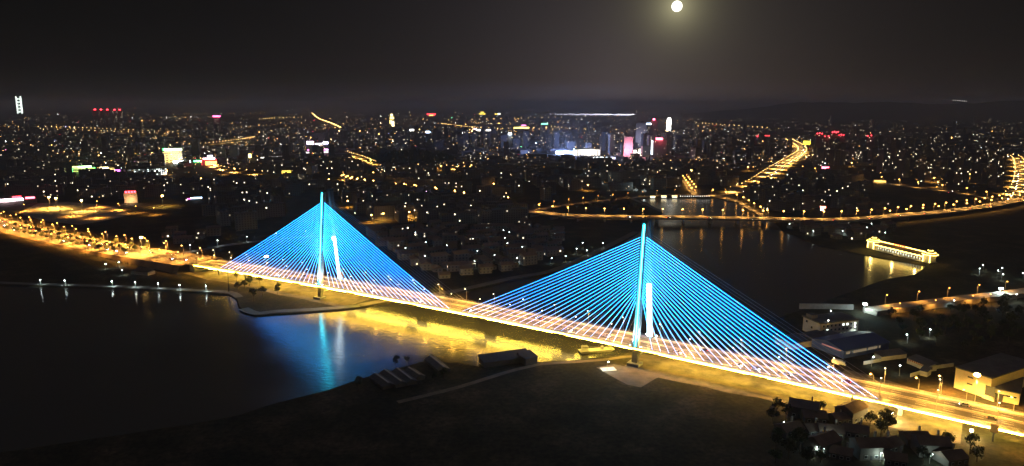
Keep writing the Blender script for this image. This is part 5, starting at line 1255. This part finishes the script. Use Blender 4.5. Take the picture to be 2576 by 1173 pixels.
while c < 1900:
    x, y = r3.uniform(-30, 2606), 290+r3.random()*130
    if any(inside((x, y), d) for d in DARK): continue
    p = G(x, y, GZ)
    if near_road(p, 22): continue
    if any((p.x-q[0])**2+(p.y-q[1])**2 < (q[2]+14)**2 for q in TAKEN): continue
    tall = r3.random() < .07; h = r3.uniform(28, 60) if tall else r3.uniform(5, 14)
    mb.box((p.x, p.y, GZ), (r3.uniform(14, 24) if tall else r3.uniform(18, 60), r3.uniform(11, 18), h), r3.choice((0, .3, 1.57, 1.9, .8))); c += 1
o = mb.build('distant_buildings', w_far); struct(o, 'stuff')

# wooded hill in the town
hb = MB(); c0 = G(1035, 412); k = mpp(c0); nx, ny = 26, 12; ax_ = Vector((math.cos(facing(c0)), math.sin(facing(c0)), 0)); ay_ = Vector((-ax_.y, ax_.x, 0)); rows_ = []
for j in range(ny+1):
    row = []
    for i in range(nx+1):
        u, v = i/nx*2-1, j/ny*2-1; hgt = max(0, 1-u*u-v*v)**.8*32*k*(1+.25*noise.noise((u*3, v*3, 0)))*.62
        p = c0+ax_*(u*112*k)+ay_*(v*70*k+70*k); row.append(len(hb.v)); hb.v.append((p.x, p.y, GZ-2+hgt))
    rows_.append(row)
for j in range(ny):
    for i in range(nx): hb.f.append((rows_[j][i], rows_[j][i+1], rows_[j+1][i+1], rows_[j+1][i])); hb.m.append(0)
struct(hb.build('hill', mat('wooded_ground', (.03, .035, .02), 1, .4, .05)))
wb = MB()
for i in range(900):
    u, v = r3.uniform(-.97, .97), r3.uniform(-1, .4)
    if u*u+v*v > .94: continue
    hgt = max(0, 1-u*u-v*v)**.8*32*k*(1+.25*noise.noise((u*3, v*3, 0)))*.62; p = c0+ax_*(u*112*k)+ay_*(v*70*k+70*k); s = r3.uniform(5, 10)
    wb.octa((p.x, p.y, GZ+hgt+s*.3), s, s*r3.uniform(.8, 1.2))
struct(wb.build('woods', leafm[0]), 'stuff')

# ---------------------------------------------------------------- night haze over the whole scene
HAZE = 1.15e-4
hm = bpy.data.materials.new('night_haze'); hm.use_nodes = True; t = hm.node_tree
for n_ in list(t.nodes):
    if n_.type == 'BSDF_PRINCIPLED': t.nodes.remove(n_)
pvn = t.nodes.new('ShaderNodeVolumePrincipled'); pvn.inputs['Density'].default_value = HAZE; pvn.inputs['Color'].default_value = (.93, .93, .95, 1); pvn.inputs['Anisotropy'].default_value = .0
outn = [n_ for n_ in t.nodes if n_.type == 'OUTPUT_MATERIAL'][0]; t.links.new(pvn.outputs[0], outn.inputs['Volume'])
mb = MB(); X = 71500; mb.box((0, 34000, -3), (2*X, 2*X*.53, 222)); hz = mb.build('haze', hm); struct(hz, 'stuff')

print('LAMPS', LAMPCOUNT, 'FARP', len(FARP), 'CITY', n)
